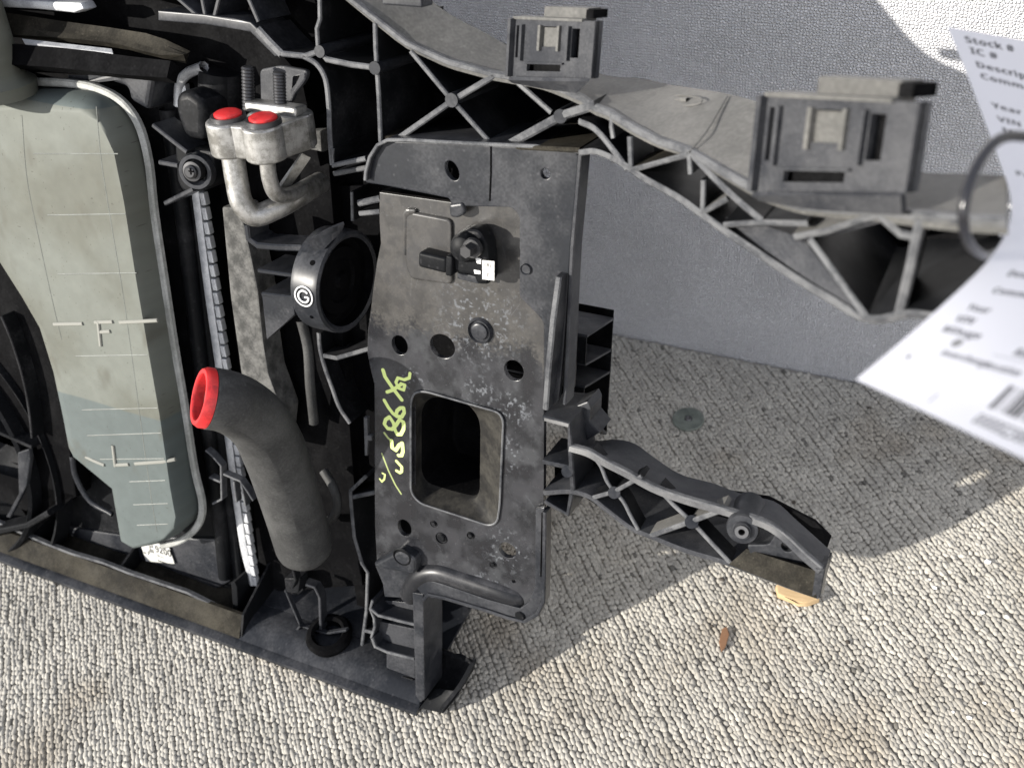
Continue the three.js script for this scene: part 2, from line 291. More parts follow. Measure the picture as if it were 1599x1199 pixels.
// ---------------------------------------------------------------- black plastic radiator support
const S = leaning('radiator_support', 'black plastic radiator support leaning back on the carpet, with ribbed tie bar and side arm', 'radiator support', [-0.31, 0, 0]);
{
  // bottom rail: lip, dusty front wall, trough, gussets
  const xl = -1.02, xe = [[-0.4678,0.0147]][0][0], xt = [[-0.3041,0.0013]][0][0];
  const railTop = [[-0.5853,0.0257]][0][1];
  const railPart = part(S, 'bottom_rail', [profile([[0, 0.004], [0.0005, 0.008], [-0.0065, railTop], [-0.0095, railTop], [-0.005, 0.011], [-0.05, 0.024], [-0.05, 0.02], [-0.004, 0.003]], xl, xe)], M.brown, 'brown dusty front wall of the bottom rail');
  part(railPart, 'lip', [profile([[0.006, 0.0005], [0.0065, 0.004], [0.001, 0.007], [-0.006, 0.0075], [-0.006, 0.003]], xl, xt + 0.001)], M.grey);
  part(railPart, 'top_edge', [rib([[-1.0924,0.059,-0.0065], [-0.7075,0.03,-0.0065], [-0.678,0.0271,-0.0065], [-0.6472,0.0262,-0.0065], [-0.6123,0.0283,-0.0065], [-0.5846,0.0269,-0.0065], [-0.5237,0.0281,-0.0065], [-0.4735,0.02,-0.0065]], 0.004, 0.0024)], M.edge);
  for (const gx of [[[-0.6937,0.0216]][0][0], [[-0.5963,0.0245]][0][0], [[-0.8149,0.0183]][0][0]]) part(railPart, 'gusset', [profile([[-0.007, railTop + 0.001], [-0.05, 0.046], [-0.05, 0.022], [-0.004, 0.01]], gx - 0.0011, gx + 0.0011)], M.black);
  part(railPart, 'end_gusset', [plate(shapeOf([[-0.4831,0.046],[-0.479,0.0486],[-0.4772,0.0436],[-0.4803,0.0101],[-0.4854,0.0056]]), [], -0.015, 0.035), profile([[-0.006, railTop + 0.001], [-0.05, 0.055], [-0.05, 0.02], [0, 0.006]], xe, xe + 0.002)], M.black);
  // rail end: shallow sloped shelf out to the tower, with the rubber mount sitting in it
  const shelf = part(S, 'rail_end', [
    sheet([[xe, 0.007, 0.001], [xe + 0.07, 0.007, 0.001], [xt, 0.007, 0.001]], [[xe, 0.02, -0.03], [xe + 0.07, 0.019, -0.03], [xt, 0.019, -0.03]], 0.003, 20, 6, 0.0035),
    sheet([[xe, 0.0205, -0.03], [xt, 0.0195, -0.03]], [[xe, 0.036, -0.085], [xt, 0.036, -0.085]], 0.003, 8, 2),
  ], M.grey);
  part(shelf, 'mount_ring', [lathe([[0.011, -0.004], [0.017, -0.004], [0.0185, 0.001], [0.0165, 0.005], [0.013, 0.006], [0.011, 0.003]], [-0.3952,0.022,-0.02], [0, 0.94, 0.34])], M.deep, 'round black rubber mount');
  part(shelf, 'mount_bracket', [rib([[-0.4342,0.0521,-0.02], [-0.4229,0.0207,-0.02], [-0.3987,0.0219,-0.02], [-0.3791,0.0324,-0.02]], 0.004, 0.0018), rib([[-0.4167,0.0622,-0.022], [-0.4072,0.0624,-0.022], [-0.4033,0.054,-0.022], [-0.4052,0.018,-0.022]], 0.008, 0.0024), rib([[-0.4213,0.0228,-0.018], [-0.4298,0.0106,-0.018], [-0.4333,0.0001,-0.018]], 0.005, 0.002)], M.grey);
  part(shelf, 'mount_pin', [plate(shapeOf([[-0.4391,0.0571],[-0.4227,0.0638],[-0.4209,0.0521],[-0.4277,0.0441],[-0.4387,0.0434]]), [], -0.026, 0.01, 0.002)], M.black);
  part(shelf, 'nut_tab', [plate(shapeOf([[-0.3393,0.0145],[-0.3153,0.0165],[-0.3169,0.0045],[-0.3273,-0.0049],[-0.3419,-0.0045]]), [oval([[-0.329,0.0072]][0], 0.0034, 0.0034)], -0.011, 0.006, 0.0012)], M.black);

  // tower below the mounting plate: stepped front panels, ledges and a square edge bar
  const tower = part(S, 'tower', [
    plate(shapeOf([[-0.3394,0.1157],[-0.3112,0.1207],[-0.3077,0.1041],[-0.3089,0.0981],[-0.3333,0.0912],[-0.3343,0.1028]]), [], -0.006, 0.03),
    plate(shapeOf([[-0.348,0.0782],[-0.3107,0.0874],[-0.3123,0.0699],[-0.3469,0.0686]]), [], -0.014, 0.03),
    plate(shapeOf([[-0.3447,0.0634],[-0.336,0.0636],[-0.3112,0.0669],[-0.3109,0.0462],[-0.3355,0.0415],[-0.348,0.0441]]), [], -0.01, 0.03),
    plate(shapeOf([[-0.3331,0.0408],[-0.3087,0.0442],[-0.3093,0.0257],[-0.3338,0.0263]]), [], -0.004, 0.03),
  ], M.grey);
  edged(tower, 'ledge', [[-0.342,0.081,0], [-0.3358,0.0774,0], [-0.3198,0.0786,0], [-0.3061,0.0801,0]], 0.03, 0.0022, false, M.grey); edged(tower, 'ledge', [[-0.3425,0.0542,0], [-0.3396,0.0469,0], [-0.3304,0.0456,0], [-0.3073,0.048,0]], 0.03, 0.0022, false, M.grey);
  edged(tower, 'ledge', [[-0.3412,0.0879,-0.002], [-0.3439,0.0788,-0.002], [-0.3411,0.0716,-0.002], [-0.341,0.0634,-0.002], [-0.3444,0.0526,-0.002], [-0.3416,0.044,-0.002]], 0.02, 0.002, false, M.grey);
  part(tower, 'cap', [plate(rounded([[-0.3336,0.1283],[-0.3113,0.1479],[-0.299,0.1439],[-0.3,0.1297],[-0.3317,0.1245]], 0.004), [], 0.006, 0.012, 0.003, 3)], M.grey);
  part(tower, 'cap_recess', [lathe([[0, 0], [0.0052, 0], [0.0062, 0.0012], [0.007, 0.0006]], [-0.3097,0.142,0.0055], [0, 0, 1])], M.black);
  part(tower, 'edge_bar', [plate(shapeOf([[-0.3048,0.1115],[-0.2957,0.1131],[-0.2976,0.0167],[-0.3015,0.0113],[-0.3056,0.017]]), [], 0.003, 0.028, 0.0015)], M.grey);
  part(tower, 'side_wall', [sheet([[-0.297,0.1094,0], [-0.2995,0.0114,0]], [[-0.317,0.0695,-0.05], [-0.304,0.0162,-0.037]], 0.003, 6, 3)], M.black);
  // foot: shallow tray with turned-up edges
  part(S, 'foot', [
    sheet([[-0.3025,0.0039,-0.0022], [-0.2866,0.004,-0.0025]], [[-0.3037,0.0259,-0.0408], [-0.2779,0.0261,-0.0352]], 0.003, 6, 4),
    sheet([[-0.2864,0.0038,-0.0021], [-0.2811,0.0105,-0.0194], [-0.2785,0.0188,-0.0385]], [[-0.2834,0.0104,0.0003], [-0.2744,0.027,-0.012], [-0.2689,0.0436,-0.0241]], 0.003, 8, 3),
    sheet([[-0.3028,0.0056,0.0021], [-0.2849,0.0046,-0.0013]], [[-0.2962,0.0161,-0.0107], [-0.275,0.0222,-0.0101]], 0.0025, 4, 3),
    sheet([[-0.2692,0.0434,-0.0234], [-0.2822,0.0398,-0.0253]], [[-0.2971,0.0401,-0.0262], [-0.3042,0.0327,-0.0359]], 0.003, 5, 3),
  ], M.black);
  // wavy flange edge that runs down behind the hose
edged(S, 'flange_rib', [[-0.3904,0.2766,-0.03], [-0.3904,0.2647,-0.03], [-0.3875,0.2503,-0.03], [-0.3829,0.2366,-0.03], [-0.3782,0.2227,-0.03], [-0.3701,0.2116,-0.03]], 0.03, 0.003, true);
  edged(S, 'flange_rib', [[-0.3523,0.1793,-0.02], [-0.3665,0.1631,-0.02], [-0.3669,0.1506,-0.02], [-0.366,0.1231,-0.02], [-0.3609,0.1014,-0.02], [-0.3564,0.0948,-0.02], [-0.3597,0.058,-0.02], [-0.3632,0.0383,-0.02], [-0.3659,0.0229,-0.02]], 0.03, 0.0026, false);
  edged(S, 'flange_rib', [[-0.3647,0.1582,-0.02], [-0.3457,0.1675,-0.02]], 0.02, 0.003, false);
  edged(S, 'flange_rib', [[-0.3877,0.26,-0.03], [-0.3774,0.2603,-0.03], [-0.3503,0.2732,-0.03]], 0.03, 0.003, false);
  edged(S, 'flange_rib', [[-0.3408,0.3788,-0.012], [-0.3254,0.3838,-0.012]], 0.03, 0.004, false);
  edged(S, 'flange_rib', [[-0.3403,0.3725,-0.012], [-0.3258,0.3759,-0.012]], 0.03, 0.003, false);
  edged(S, 'flange_rib', [[-0.3623,0.3919,-0.02], [-0.3383,0.3989,-0.02]], 0.03, 0.003, false);
  edged(S, 'flange_rib', [[-0.3502,0.3824,-0.02], [-0.351,0.3641,-0.02]], 0.03, 0.0018, false);
  edged(S, 'flange_rib', [[-0.3632,0.0383,-0.02], [-0.353,0.0391,-0.02]], 0.02, 0.003, false);
  part(S, 'flange_tab', [plate(shapeOf([[-0.3514,0.2262],[-0.3484,0.2265],[-0.3487,0.213],[-0.3456,0.2133],[-0.3459,0.2092],[-0.3489,0.2089],[-0.3502,0.1964],[-0.3523,0.1959]]), [], -0.02, 0.004)], M.edge);

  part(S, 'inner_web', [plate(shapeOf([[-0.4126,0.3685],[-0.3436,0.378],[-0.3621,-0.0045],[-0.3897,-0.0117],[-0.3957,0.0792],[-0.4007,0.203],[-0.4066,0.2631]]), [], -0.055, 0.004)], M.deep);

  // mounting plate: dusty pressed panel with holes and a funnel window
  const rimOut = [[-0.3022,0.2588],[-0.2996,0.2663],[-0.2918,0.269],[-0.2411,0.2664],[-0.2381,0.2618],[-0.2402,0.1988],[-0.242,0.1866],[-0.2474,0.1824],[-0.2982,0.1847],[-0.3047,0.1908]];
  const rimIn = [[-0.3041,0.2456],[-0.2986,0.2553],[-0.2846,0.2595],[-0.2701,0.2593],[-0.2625,0.252],[-0.2607,0.2446],[-0.2613,0.1981],[-0.2641,0.1903],[-0.2745,0.1893],[-0.2899,0.1894],[-0.302,0.1905],[-0.3057,0.1976]];
  const H = (p, rx, ry, r) => oval(p, rx, ry, r);
  M.panelplain = plastic([0.013, 0.0135, 0.0155], [0.04, 0.04, 0.043], 0.35, 0.7, 44, 0.42, 0.1, 0.5);
  const panel = part(S, 'mounting_plate', [plate(shapeOf([[-0.3188,0.3917],[-0.2656,0.3925],[-0.2284,0.3972],[-0.2276,0.345],[-0.2167,0.3361],[-0.2134,0.3321],[-0.2119,0.2748],[-0.2103,0.2029],[-0.2086,0.1388],[-0.2115,0.1263],[-0.2213,0.1141],[-0.2497,0.1136],[-0.2839,0.1136],[-0.3013,0.1202],[-0.3084,0.1314],[-0.3354,0.1247],[-0.3353,0.155],[-0.3322,0.2169],[-0.3295,0.2648],[-0.3321,0.2769],[-0.3334,0.2865],[-0.332,0.3021],[-0.3288,0.3178],[-0.3261,0.333],[-0.323,0.3479],[-0.3196,0.3605],[-0.3198,0.3742]]),
    [new THREE.Path(rounded(rimOut, 0.006).getPoints(6)), H([[-0.3095,0.2963]][0], 0.0056, 0.0064), H([[-0.2796,0.3018]][0], 0.0084, 0.0078), H([[-0.232,0.2961]][0], 0.0062, 0.0066), H([[-0.3116,0.1599]][0], 0.0052, 0.0066), H([[-0.2349,0.1661]][0], 0.006, 0.0058), H([[-0.2301,0.1427]][0], 0.0013, 0.0013)], -0.002, 0.004, 0.0006, 2, 18)], null);
  const cx0 = -0.35, cy0 = 0.085, cw = 0.17, ch = 0.37, W = 940, Hh = 2046;
  const cv = document.createElement('canvas'); cv.width = W; cv.height = Hh; const ctx = cv.getContext('2d');
  const X = (x) => (x - cx0) / cw * W, Y = (y) => Hh - (y - cy0) / ch * Hh;
  {
    const id = ctx.createImageData(W, Hh), D = id.data, dustEdge = [[-0.3005,0.3076]][0][1];
    const spots = [[[[-0.2537,0.3229]][0], 0.03], [[[-0.2349,0.1661]][0], 0.017], [[[-0.2552,0.2763]][0], 0.012], [[[-0.2378,0.2382]][0], 0.014], [[[-0.2317,0.271]][0], 0.013], [[[-0.2487,0.1289]][0], 0.016], [[[-0.3019,0.272]][0], 0.012]];
    for (let j = 0; j < Hh; j++) for (let i = 0; i < W; i++) {
      const x = cx0 + i / W * cw, y = cy0 + (Hh - j) / Hh * ch, a = fbm(i / 70, j / 70, 4096, 400, 5), f = fbm(i / 7, j / 7, 4096, 410, 3), o = (j * W + i) * 4;
      let c = mix3([0.012, 0.0125, 0.0145], [0.028, 0.0285, 0.032], ss(0.35, 0.7, a));
      const dust = ss(-0.006, 0.006, y - dustEdge + (a - 0.5) * 0.03 + (f - 0.5) * 0.012) * (0.55 + 0.45 * f);
      c = mix3(c, mix3([0.048, 0.0455, 0.042], [0.07, 0.066, 0.06], ss(0.35, 0.65, fbm(i / 34, j / 34, 4096, 440, 4))), dust * 0.85);
      const wm = fbm(i / 60, j / 75, 4096, 450, 6); c = mix3(c, [0.05, 0.052, 0.056], ss(0.5, 0.75, wm) * (1 - dust) * 0.6);
      for (const [p, r] of spots) { const dd = Math.hypot(x - p[0], y - p[1]) / r; if (dd < 1.4) c = mix3(c, [0.13, 0.138, 0.15], ss(1.3, 0.3, dd) * ss(0.55, 0.75, fbm(i / 11, j / 11, 4096, 430, 4)) * 0.8); }
      if (f > 0.8) c = mix3(c, [0.08, 0.08, 0.085], 0.4);
      D[o] = toS(c[0]); D[o + 1] = toS(c[1]); D[o + 2] = toS(c[2]); D[o + 3] = 255;
    }
    ctx.putImageData(id, 0, 0);
    ctx.lineCap = 'round';
    for (let k = 0; k < 170; k++) { const x = rnd() * W, y = rnd() * Hh, a = rnd() * 6.28, l = 8 + rnd() * 60; ctx.strokeStyle = `rgba(120,125,132,${0.06 + 0.2 * rnd()})`; ctx.lineWidth = 0.6 + rnd() * 1.4; ctx.beginPath(); ctx.moveTo(x, y); ctx.lineTo(x + Math.cos(a) * l, y + Math.sin(a) * l); ctx.stroke(); }
    // paint-pen number, written up the plate
    const pen = (pts, w, al = 1) => { w *= 1.1; ctx.strokeStyle = `rgba(212,228,140,${al})`; ctx.lineWidth = w; ctx.lineJoin = 'round'; ctx.beginPath(); pts.forEach((p, i) => (i ? ctx.lineTo(X(p[0]), Y(p[1])) : ctx.moveTo(X(p[0]), Y(p[1])))); ctx.stroke(); };
    pen([[-0.3268,0.1991],[-0.3249,0.1986],[-0.3256,0.1949],[-0.3277,0.1923],[-0.3291,0.194]], 7, 0.8); pen([[-0.3265,0.2145],[-0.3222,0.2028],[-0.3173,0.1928],[-0.3131,0.1869]], 6, 0.6); pen([[-0.3155,0.2116],[-0.3117,0.2082],[-0.3119,0.2047],[-0.3134,0.2033],[-0.3158,0.2041]], 11, 0.95);  // lowest strokes fainter, the shadow band over them put into the paint
    pen([[-0.3186,0.2262],[-0.3184,0.221],[-0.3156,0.2198],[-0.313,0.2243],[-0.3105,0.2264],[-0.3103,0.2202],[-0.3114,0.217],[-0.3138,0.2164]], 13); pen([[-0.3237,0.2307],[-0.321,0.2275],[-0.3186,0.2262]], 8, 0.7);
    pen([[-0.3192,0.2436],[-0.3222,0.241],[-0.3234,0.2374],[-0.3211,0.2347],[-0.3177,0.235],[-0.3147,0.2386],[-0.3117,0.2436],[-0.3089,0.2424],[-0.3091,0.2372],[-0.3112,0.2329],[-0.3141,0.2322],[-0.3154,0.2347],[-0.3165,0.2401],[-0.3192,0.2436]], 13);
    pen([[-0.3225,0.2549],[-0.3198,0.2505],[-0.3167,0.247],[-0.3139,0.2454],[-0.3101,0.2459],[-0.3081,0.2496],[-0.3084,0.2528],[-0.3108,0.2522],[-0.3133,0.2497],[-0.3144,0.2462]], 13);
    pen([[-0.3223,0.2764],[-0.3211,0.2721],[-0.3185,0.2687],[-0.3158,0.2652],[-0.3127,0.2618],[-0.3096,0.2584]], 14); pen([[-0.3202,0.2614],[-0.3159,0.2638],[-0.3096,0.2693]], 12); pen([[-0.3028,0.2785],[-0.3034,0.2752],[-0.3071,0.2731],[-0.3117,0.2734],[-0.3133,0.2699],[-0.3116,0.2662],[-0.3079,0.2657],[-0.3068,0.2695],[-0.3096,0.2698]], 11);
  }
  const pt = new THREE.CanvasTexture(cv); pt.colorSpace = THREE.SRGBColorSpace; pt.wrapS = pt.wrapT = THREE.ClampToEdgeWrapping;
  pt.repeat.set(1 / cw, 1 / ch); pt.offset.set(-(cx0 + 0.31) / cw, -cy0 / ch);
  M.panel = new THREE.MeshPhysicalMaterial({ specularIntensity: 0.9, map: pt, roughness: 0.32, roughnessMap: rep(roughMap, 0.12) }); panel.material = M.panel;
  { const u = panel.geometry.attributes.uv, p = panel.geometry.attributes.position; for (let i = 0; i < u.count; i++) u.setXY(i, p.getX(i), p.getY(i)); }
  // funnel window: sloping sides then a straight collar
  {
    const A = rounded(rimOut, 0.006).getSpacedPoints(72), B = rounded(rimIn, 0.006).getSpacedPoints(72); A.pop(); B.pop();
    const near = (L, p) => L.reduce((b, q, i) => (q.distanceTo(p) < L[b].distanceTo(p) ? i : b), 0);
    const cen = B.reduce((s, q) => s.add(q), new THREE.Vector2()).multiplyScalar(1 / B.length), by = (q) => Math.atan2(q.y - cen.y, q.x - cen.x);
    const sortA = [...A].sort((a, b) => by(a) - by(b)), sortB = [...B].sort((a, b) => by(a) - by(b));
    const ring = (L, z, k = 1) => L.map((q) => [cen.x + (q.x - cen.x) * k, cen.y + (q.y - cen.y) * k, z]);
    const rows = [ring(sortA, -0.0022, 1.012), ring(sortA, -0.0005, 1.004), ring(sortA, -0.0015, 0.985), ring(sortB, -0.014, 1.03), ring(sortB, -0.017, 1)];
    const [P, I] = ribbon(rows, true, false); part(panel, 'window_rim', [meshFrom(P, I, 0.8)], M.brownrim = plastic([0.016, 0.0155, 0.015], [0.046, 0.0435, 0.038], 0.25, 0.8, 47, 0.5, 0.04, 0.5));
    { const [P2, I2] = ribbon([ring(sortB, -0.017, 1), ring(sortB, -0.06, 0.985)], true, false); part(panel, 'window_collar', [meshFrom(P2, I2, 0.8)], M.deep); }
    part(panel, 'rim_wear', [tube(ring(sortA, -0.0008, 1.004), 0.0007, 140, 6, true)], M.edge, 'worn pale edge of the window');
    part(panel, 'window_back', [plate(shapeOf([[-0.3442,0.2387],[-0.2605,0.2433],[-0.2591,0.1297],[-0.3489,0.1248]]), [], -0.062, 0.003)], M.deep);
  }
  const boss = (c, r, z) => lathe([[0, z], [r * 0.62, z], [r * 0.8, z - 0.0006], [r * 0.86, z - 0.002], [r * 1.0, z - 0.002], [r * 1.12, z - 0.0005], [r * 1.3, z - 0.0028]], [c[0], c[1], 0], [0, 0, 1], 28);
  part(panel, 'weld_boss', [boss([[-0.2537,0.3176]][0], 0.0064, 0.001)], M.grey);
  part(panel, 'weld_boss', [boss([[-0.2832,0.1609]][0], 0.0036, -0.0006), boss([[-0.2613,0.1699]][0], 0.0022, -0.0006), boss([[-0.2888,0.1705]][0], 0.0022, -0.001), boss([[-0.245,0.1516]][0], 0.0022, -0.001)], M.black);
  // pressed outlines on the dusty part
  part(panel, 'pressed_pad', [plate(rounded([[-0.3011,0.3804],[-0.2993,0.3837],[-0.2708,0.3831],[-0.271,0.3437],[-0.2992,0.3422],[-0.3019,0.3502]], 0.004), [], 0.0002, 0.003, 0.0022, 4), plate(rounded([[-0.3027,0.382],[-0.3001,0.3855],[-0.2933,0.3857],[-0.2943,0.3829],[-0.2994,0.3806],[-0.3012,0.3563],[-0.3034,0.3567]], 0.002), [], 0.0006, 0.003, 0.0012, 2)], M.panel.clone());
  panel.children.forEach((m) => { if (m.name !== 'pressed_pad') return; const u = m.geometry.attributes.uv, p = m.geometry.attributes.position; for (let i = 0; i < u.count; i++) u.setXY(i, p.getX(i), p.getY(i)); });
  part(panel, 'edge_bead', [tube([[-0.3117,0.1003,-0.0055], [-0.3011,0.1218,-0.0045], [-0.2879,0.1301,-0.0045], [-0.2668,0.1307,-0.0045], [-0.2353,0.1298,-0.0045], [-0.229,0.1288,-0.006], [-0.2247,0.1246,-0.011]], 0.0075, 60, 24)], M.panelplain);

  // plastic frame around the plate
  const frame = part(S, 'upper_frame', [plate(rounded([[-0.3246,0.4012],[-0.3217,0.4131],[-0.3158,0.4207],[-0.309,0.424],[-0.2763,0.4268],[-0.2453,0.4291],[-0.2194,0.4312],[-0.194,0.431],[-0.1955,0.3999],[-0.197,0.3747],[-0.1978,0.3448],[-0.1989,0.3133],[-0.2007,0.2842],[-0.2098,0.2803],[-0.2113,0.3337],[-0.2161,0.3382],[-0.2265,0.3459],[-0.2272,0.3931],[-0.2318,0.397],[-0.2686,0.3924],[-0.2697,0.3966],[-0.312,0.3981],[-0.3239,0.398]], 0.003),
    [oval([[-0.2679,0.4124]][0], 0.0038, 0.0056, 0.5), oval([[-0.2125,0.4179]][0], 0.0027, 0.0027)], 0.004, 0.004, 0.0008)], M.grey);
  part(frame, 'seam', [rib([[-0.2442,0.4293,0.0045], [-0.2442,0.4144,0.0045], [-0.2449,0.3988,0.0045]], 0.003, 0.0009)], M.deep);
  part(frame, 'plug', [lathe([[0, 0.0001], [0.0024, 0.0004], [0.003, 0.0012], [0.0033, 0]], [...[[-0.2225,0.3634]][0], 0.0042], [0, 0, 1])], M.grey);
  edged(frame, 'top_lip', [[-0.3219,0.4007,0.008], [-0.3211,0.4059,0.008], [-0.3181,0.4144,0.008], [-0.3127,0.4218,0.008], [-0.3059,0.4255,0.008], [-0.2913,0.4272,0.008], [-0.2735,0.4283,0.008], [-0.2429,0.4306,0.008], [-0.2172,0.4327,0.008], [-0.192,0.4328,0.008]], 0.05, 0.002, false, M.grey);
  part(frame, 'side_wall', [rib([[-0.1932,0.4319,0.005], [-0.1941,0.411,0.005], [-0.1957,0.3792,0.005], [-0.196,0.3497,0.005], [-0.1962,0.3147,0.005], [-0.1967,0.2853,0.005]], 0.012, 0.0022)], M.clip);
  edged(frame, 'upright_fin', [[-0.2,0.3653,0.012], [-0.2001,0.3426,0.018], [-0.2027,0.3142,0.016], [-0.2056,0.2832,0.012]], 0.016, 0.0034, false, M.grey);
  part(frame, 'latch', [plate(rounded([[-0.2696,0.3936],[-0.2609,0.396],[-0.2593,0.3897],[-0.2642,0.3864],[-0.269,0.3864]], 0.002), [], 0.0055, 0.004, 0.0015, 3)], M.grey);
  // lower lip and its right hand side, standing below the plate
  const lip = part(S, 'lower_lip', [
    rib([[-0.2957,0.1083,0.004], [-0.2916,0.1141,0.004], [-0.2791,0.1157,0.004], [-0.2467,0.1164,0.004], [-0.2312,0.1161,0.004], [-0.2196,0.1172,0.004], [-0.2106,0.1268,0.004], [-0.2064,0.1387,0.004], [-0.2065,0.1591,0.004], [-0.2074,0.2074,0.004]], 0.008, 0.0026),
    plate(shapeOf([[-0.3017,0.1158],[-0.2943,0.1254],[-0.2815,0.126],[-0.2477,0.1248],[-0.2234,0.126],[-0.2171,0.1335],[-0.2134,0.1477],[-0.2143,0.2065],[-0.2083,0.2097],[-0.2069,0.1422],[-0.2098,0.1298],[-0.2196,0.1167],[-0.2321,0.1148],[-0.2477,0.1151],[-0.2817,0.1139],[-0.2958,0.109]]), [], 0.002, 0.003)], M.grey);
  part(lip, 'slot', [plate(shapeOf([[-0.2099,0.2054],[-0.2091,0.2057],[-0.2091,0.1568],[-0.2096,0.1567]]), [], 0.0026, 0.002, 0)], M.deep);
  part(lip, 'button', [lathe([[0, 0.001], [0.003, 0.001], [0.0036, 0]], [-0.2231,0.1201,0.0025], [0, 0, 1])], M.black);
}
// ---------------------------------------------------------------- tie bar of the support
{
  const dp = 0.075;
  const topFront = [[-0.3594,0.5168,0], [-0.3402,0.5024,0], [-0.3298,0.496,0], [-0.3133,0.4861,0], [-0.2972,0.4766,0], [-0.2845,0.4724,0], [-0.2712,0.4686,0], [-0.2561,0.4664,0], [-0.245,0.4648,0], [-0.2341,0.4642,0], [-0.2159,0.4642,0.0046], [-0.2002,0.4631,0.0127], [-0.1879,0.4622,0.0207], [-0.1795,0.4602,0.0267], [-0.1682,0.4602,0.0352], [-0.1527,0.4581,0.0476], [-0.1359,0.4572,0.0617], [-0.1166,0.4587,0.0785], [-0.0965,0.4571,0.0967], [-0.0778,0.4559,0.1138], [-0.0606,0.4582,0.1298], [-0.045,0.4633,0.1444], [-0.0305,0.4686,0.1582], [-0.0182,0.4724,0.1698], [-0.0062,0.4763,0.1813], [0.0057,0.4809,0.1926]];
  const topBack = [[-0.3253,0.529,-0.03], [-0.3064,0.5041,-0.03], [-0.2947,0.4929,-0.03], [-0.2791,0.4854,-0.03], [-0.2636,0.4799,-0.03], [-0.2483,0.4735,-0.03], [-0.225,0.4681,-0.0286], [-0.2033,0.466,-0.029], [-0.1847,0.4665,-0.017], [-0.171,0.4672,-0.017], [-0.1532,0.4686,-0.0028], [-0.1364,0.4709,0.0113], [-0.1131,0.4741,0.0317], [-0.0918,0.4751,0.051], [-0.0659,0.4737,0.0748], [-0.0432,0.4727,0.0961], [-0.0231,0.4722,0.1152], [-0.0104,0.4763,0.1273], [0.0034,0.4808,0.1404]];
  const barTop = part(S, 'tie_bar_top', [sheet(topFront, topBack, 0.003, 60, 5)], M.dusty, 'dusty grey top of the tie bar');
  part(barTop, 'front_edge', [rib(topFront, 0.004, 0.0034)], M.edge);
  part(barTop, 'oval_recess', [tube([[-0.1243,0.4709,0.0353], [-0.1246,0.4701,0.0363], [-0.1269,0.469,0.0356], [-0.1307,0.4676,0.0329], [-0.1355,0.4662,0.0291], [-0.1407,0.4649,0.0244], [-0.1454,0.464,0.0197], [-0.149,0.4636,0.0155], [-0.1506,0.4638,0.0128], [-0.1502,0.4646,0.0118], [-0.1478,0.4658,0.0127], [-0.1437,0.4672,0.0154], [-0.1387,0.4687,0.0193], [-0.1335,0.4699,0.0241], [-0.129,0.4707,0.0287], [-0.1258,0.4711,0.0327]], 0.0004, 60, 6, true), tube([[-0.1405,0.4664,0.0208], [-0.1365,0.4678,0.0242], [-0.1333,0.4686,0.0269]], 0.0012, 8, 6)], M.dusty);
  part(barTop, 'joint_line', [tube([[-0.1159,0.4592,0.0802], [-0.1129,0.4647,0.0699], [-0.1129,0.4695,0.0519], [-0.1132,0.474,0.0356]], 0.0004, 12, 6)], M.dusty);
  const bottom = [[-0.1877,0.436,0.0209], [-0.1776,0.4396,0.028], [-0.1676,0.4405,0.0357], [-0.1532,0.4397,0.0472], [-0.1444,0.4385,0.0545], [-0.1198,0.4378,0.0757], [-0.1075,0.4363,0.0867], [-0.0937,0.4348,0.0992], [-0.0769,0.4335,0.1146], [-0.0557,0.4322,0.1344], [-0.042,0.4321,0.1472], [-0.0314,0.4321,0.1573], [-0.0255,0.4341,0.1628], [-0.0153,0.4419,0.1725], [-0.0077,0.4454,0.1799], [0.0094,0.4544,0.1962]];
  const low = edged(S, 'tie_bar_bottom', bottom, dp, 0.003, true, M.black);
  // rear wall that closes the ribbed cells
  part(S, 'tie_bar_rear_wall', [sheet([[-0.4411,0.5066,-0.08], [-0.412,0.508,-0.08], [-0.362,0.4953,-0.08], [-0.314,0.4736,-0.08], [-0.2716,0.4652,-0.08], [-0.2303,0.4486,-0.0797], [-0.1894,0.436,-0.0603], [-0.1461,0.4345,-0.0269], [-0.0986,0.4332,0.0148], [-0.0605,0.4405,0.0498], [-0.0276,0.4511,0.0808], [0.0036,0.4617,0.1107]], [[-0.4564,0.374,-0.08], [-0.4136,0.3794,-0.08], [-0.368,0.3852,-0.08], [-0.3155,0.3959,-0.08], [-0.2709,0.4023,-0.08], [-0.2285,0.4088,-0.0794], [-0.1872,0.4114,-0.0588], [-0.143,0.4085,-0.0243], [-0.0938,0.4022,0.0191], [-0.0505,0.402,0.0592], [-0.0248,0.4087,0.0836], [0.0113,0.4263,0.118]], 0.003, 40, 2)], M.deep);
  part(S, 'tie_bar_leak_seal', [sheet(topBack.slice(0, 12), [[-0.412,0.508,-0.08], [-0.362,0.4953,-0.08], [-0.314,0.4736,-0.08], [-0.2716,0.4652,-0.08], [-0.2303,0.4486,-0.0797], [-0.1894,0.436,-0.0603], [-0.1461,0.4345,-0.0269]], 0.002, 24, 2)], M.deep);  // added sheet sealing a gap that leaked sun onto the wall
  const R = (pts, d = dp, t = 0.0026, sm = false, m = M.black) => edged(S, 'rib', pts, d, t, sm, m);
  const knob = (c, r = 0.0036) => part(S, 'rib_node', [bar([c[0], c[1], c[2] - 0.05], [c[0], c[1], c[2] + 0.001], r, 16)], M.grey);
  R([[-0.3157,0.4853,0], [-0.316,0.4724,0], [-0.3158,0.4627,0], [-0.3154,0.447,0], [-0.3156,0.4215,0]]); knob([-0.3162,0.462,0]);
  R([[-0.3789,0.4641,0], [-0.3624,0.4641,0], [-0.3527,0.4677,0], [-0.3484,0.4636,0], [-0.333,0.4622,0], [-0.3174,0.4619,0]], dp, 0.0032); knob([-0.3514,0.4678,0], 0.0034);
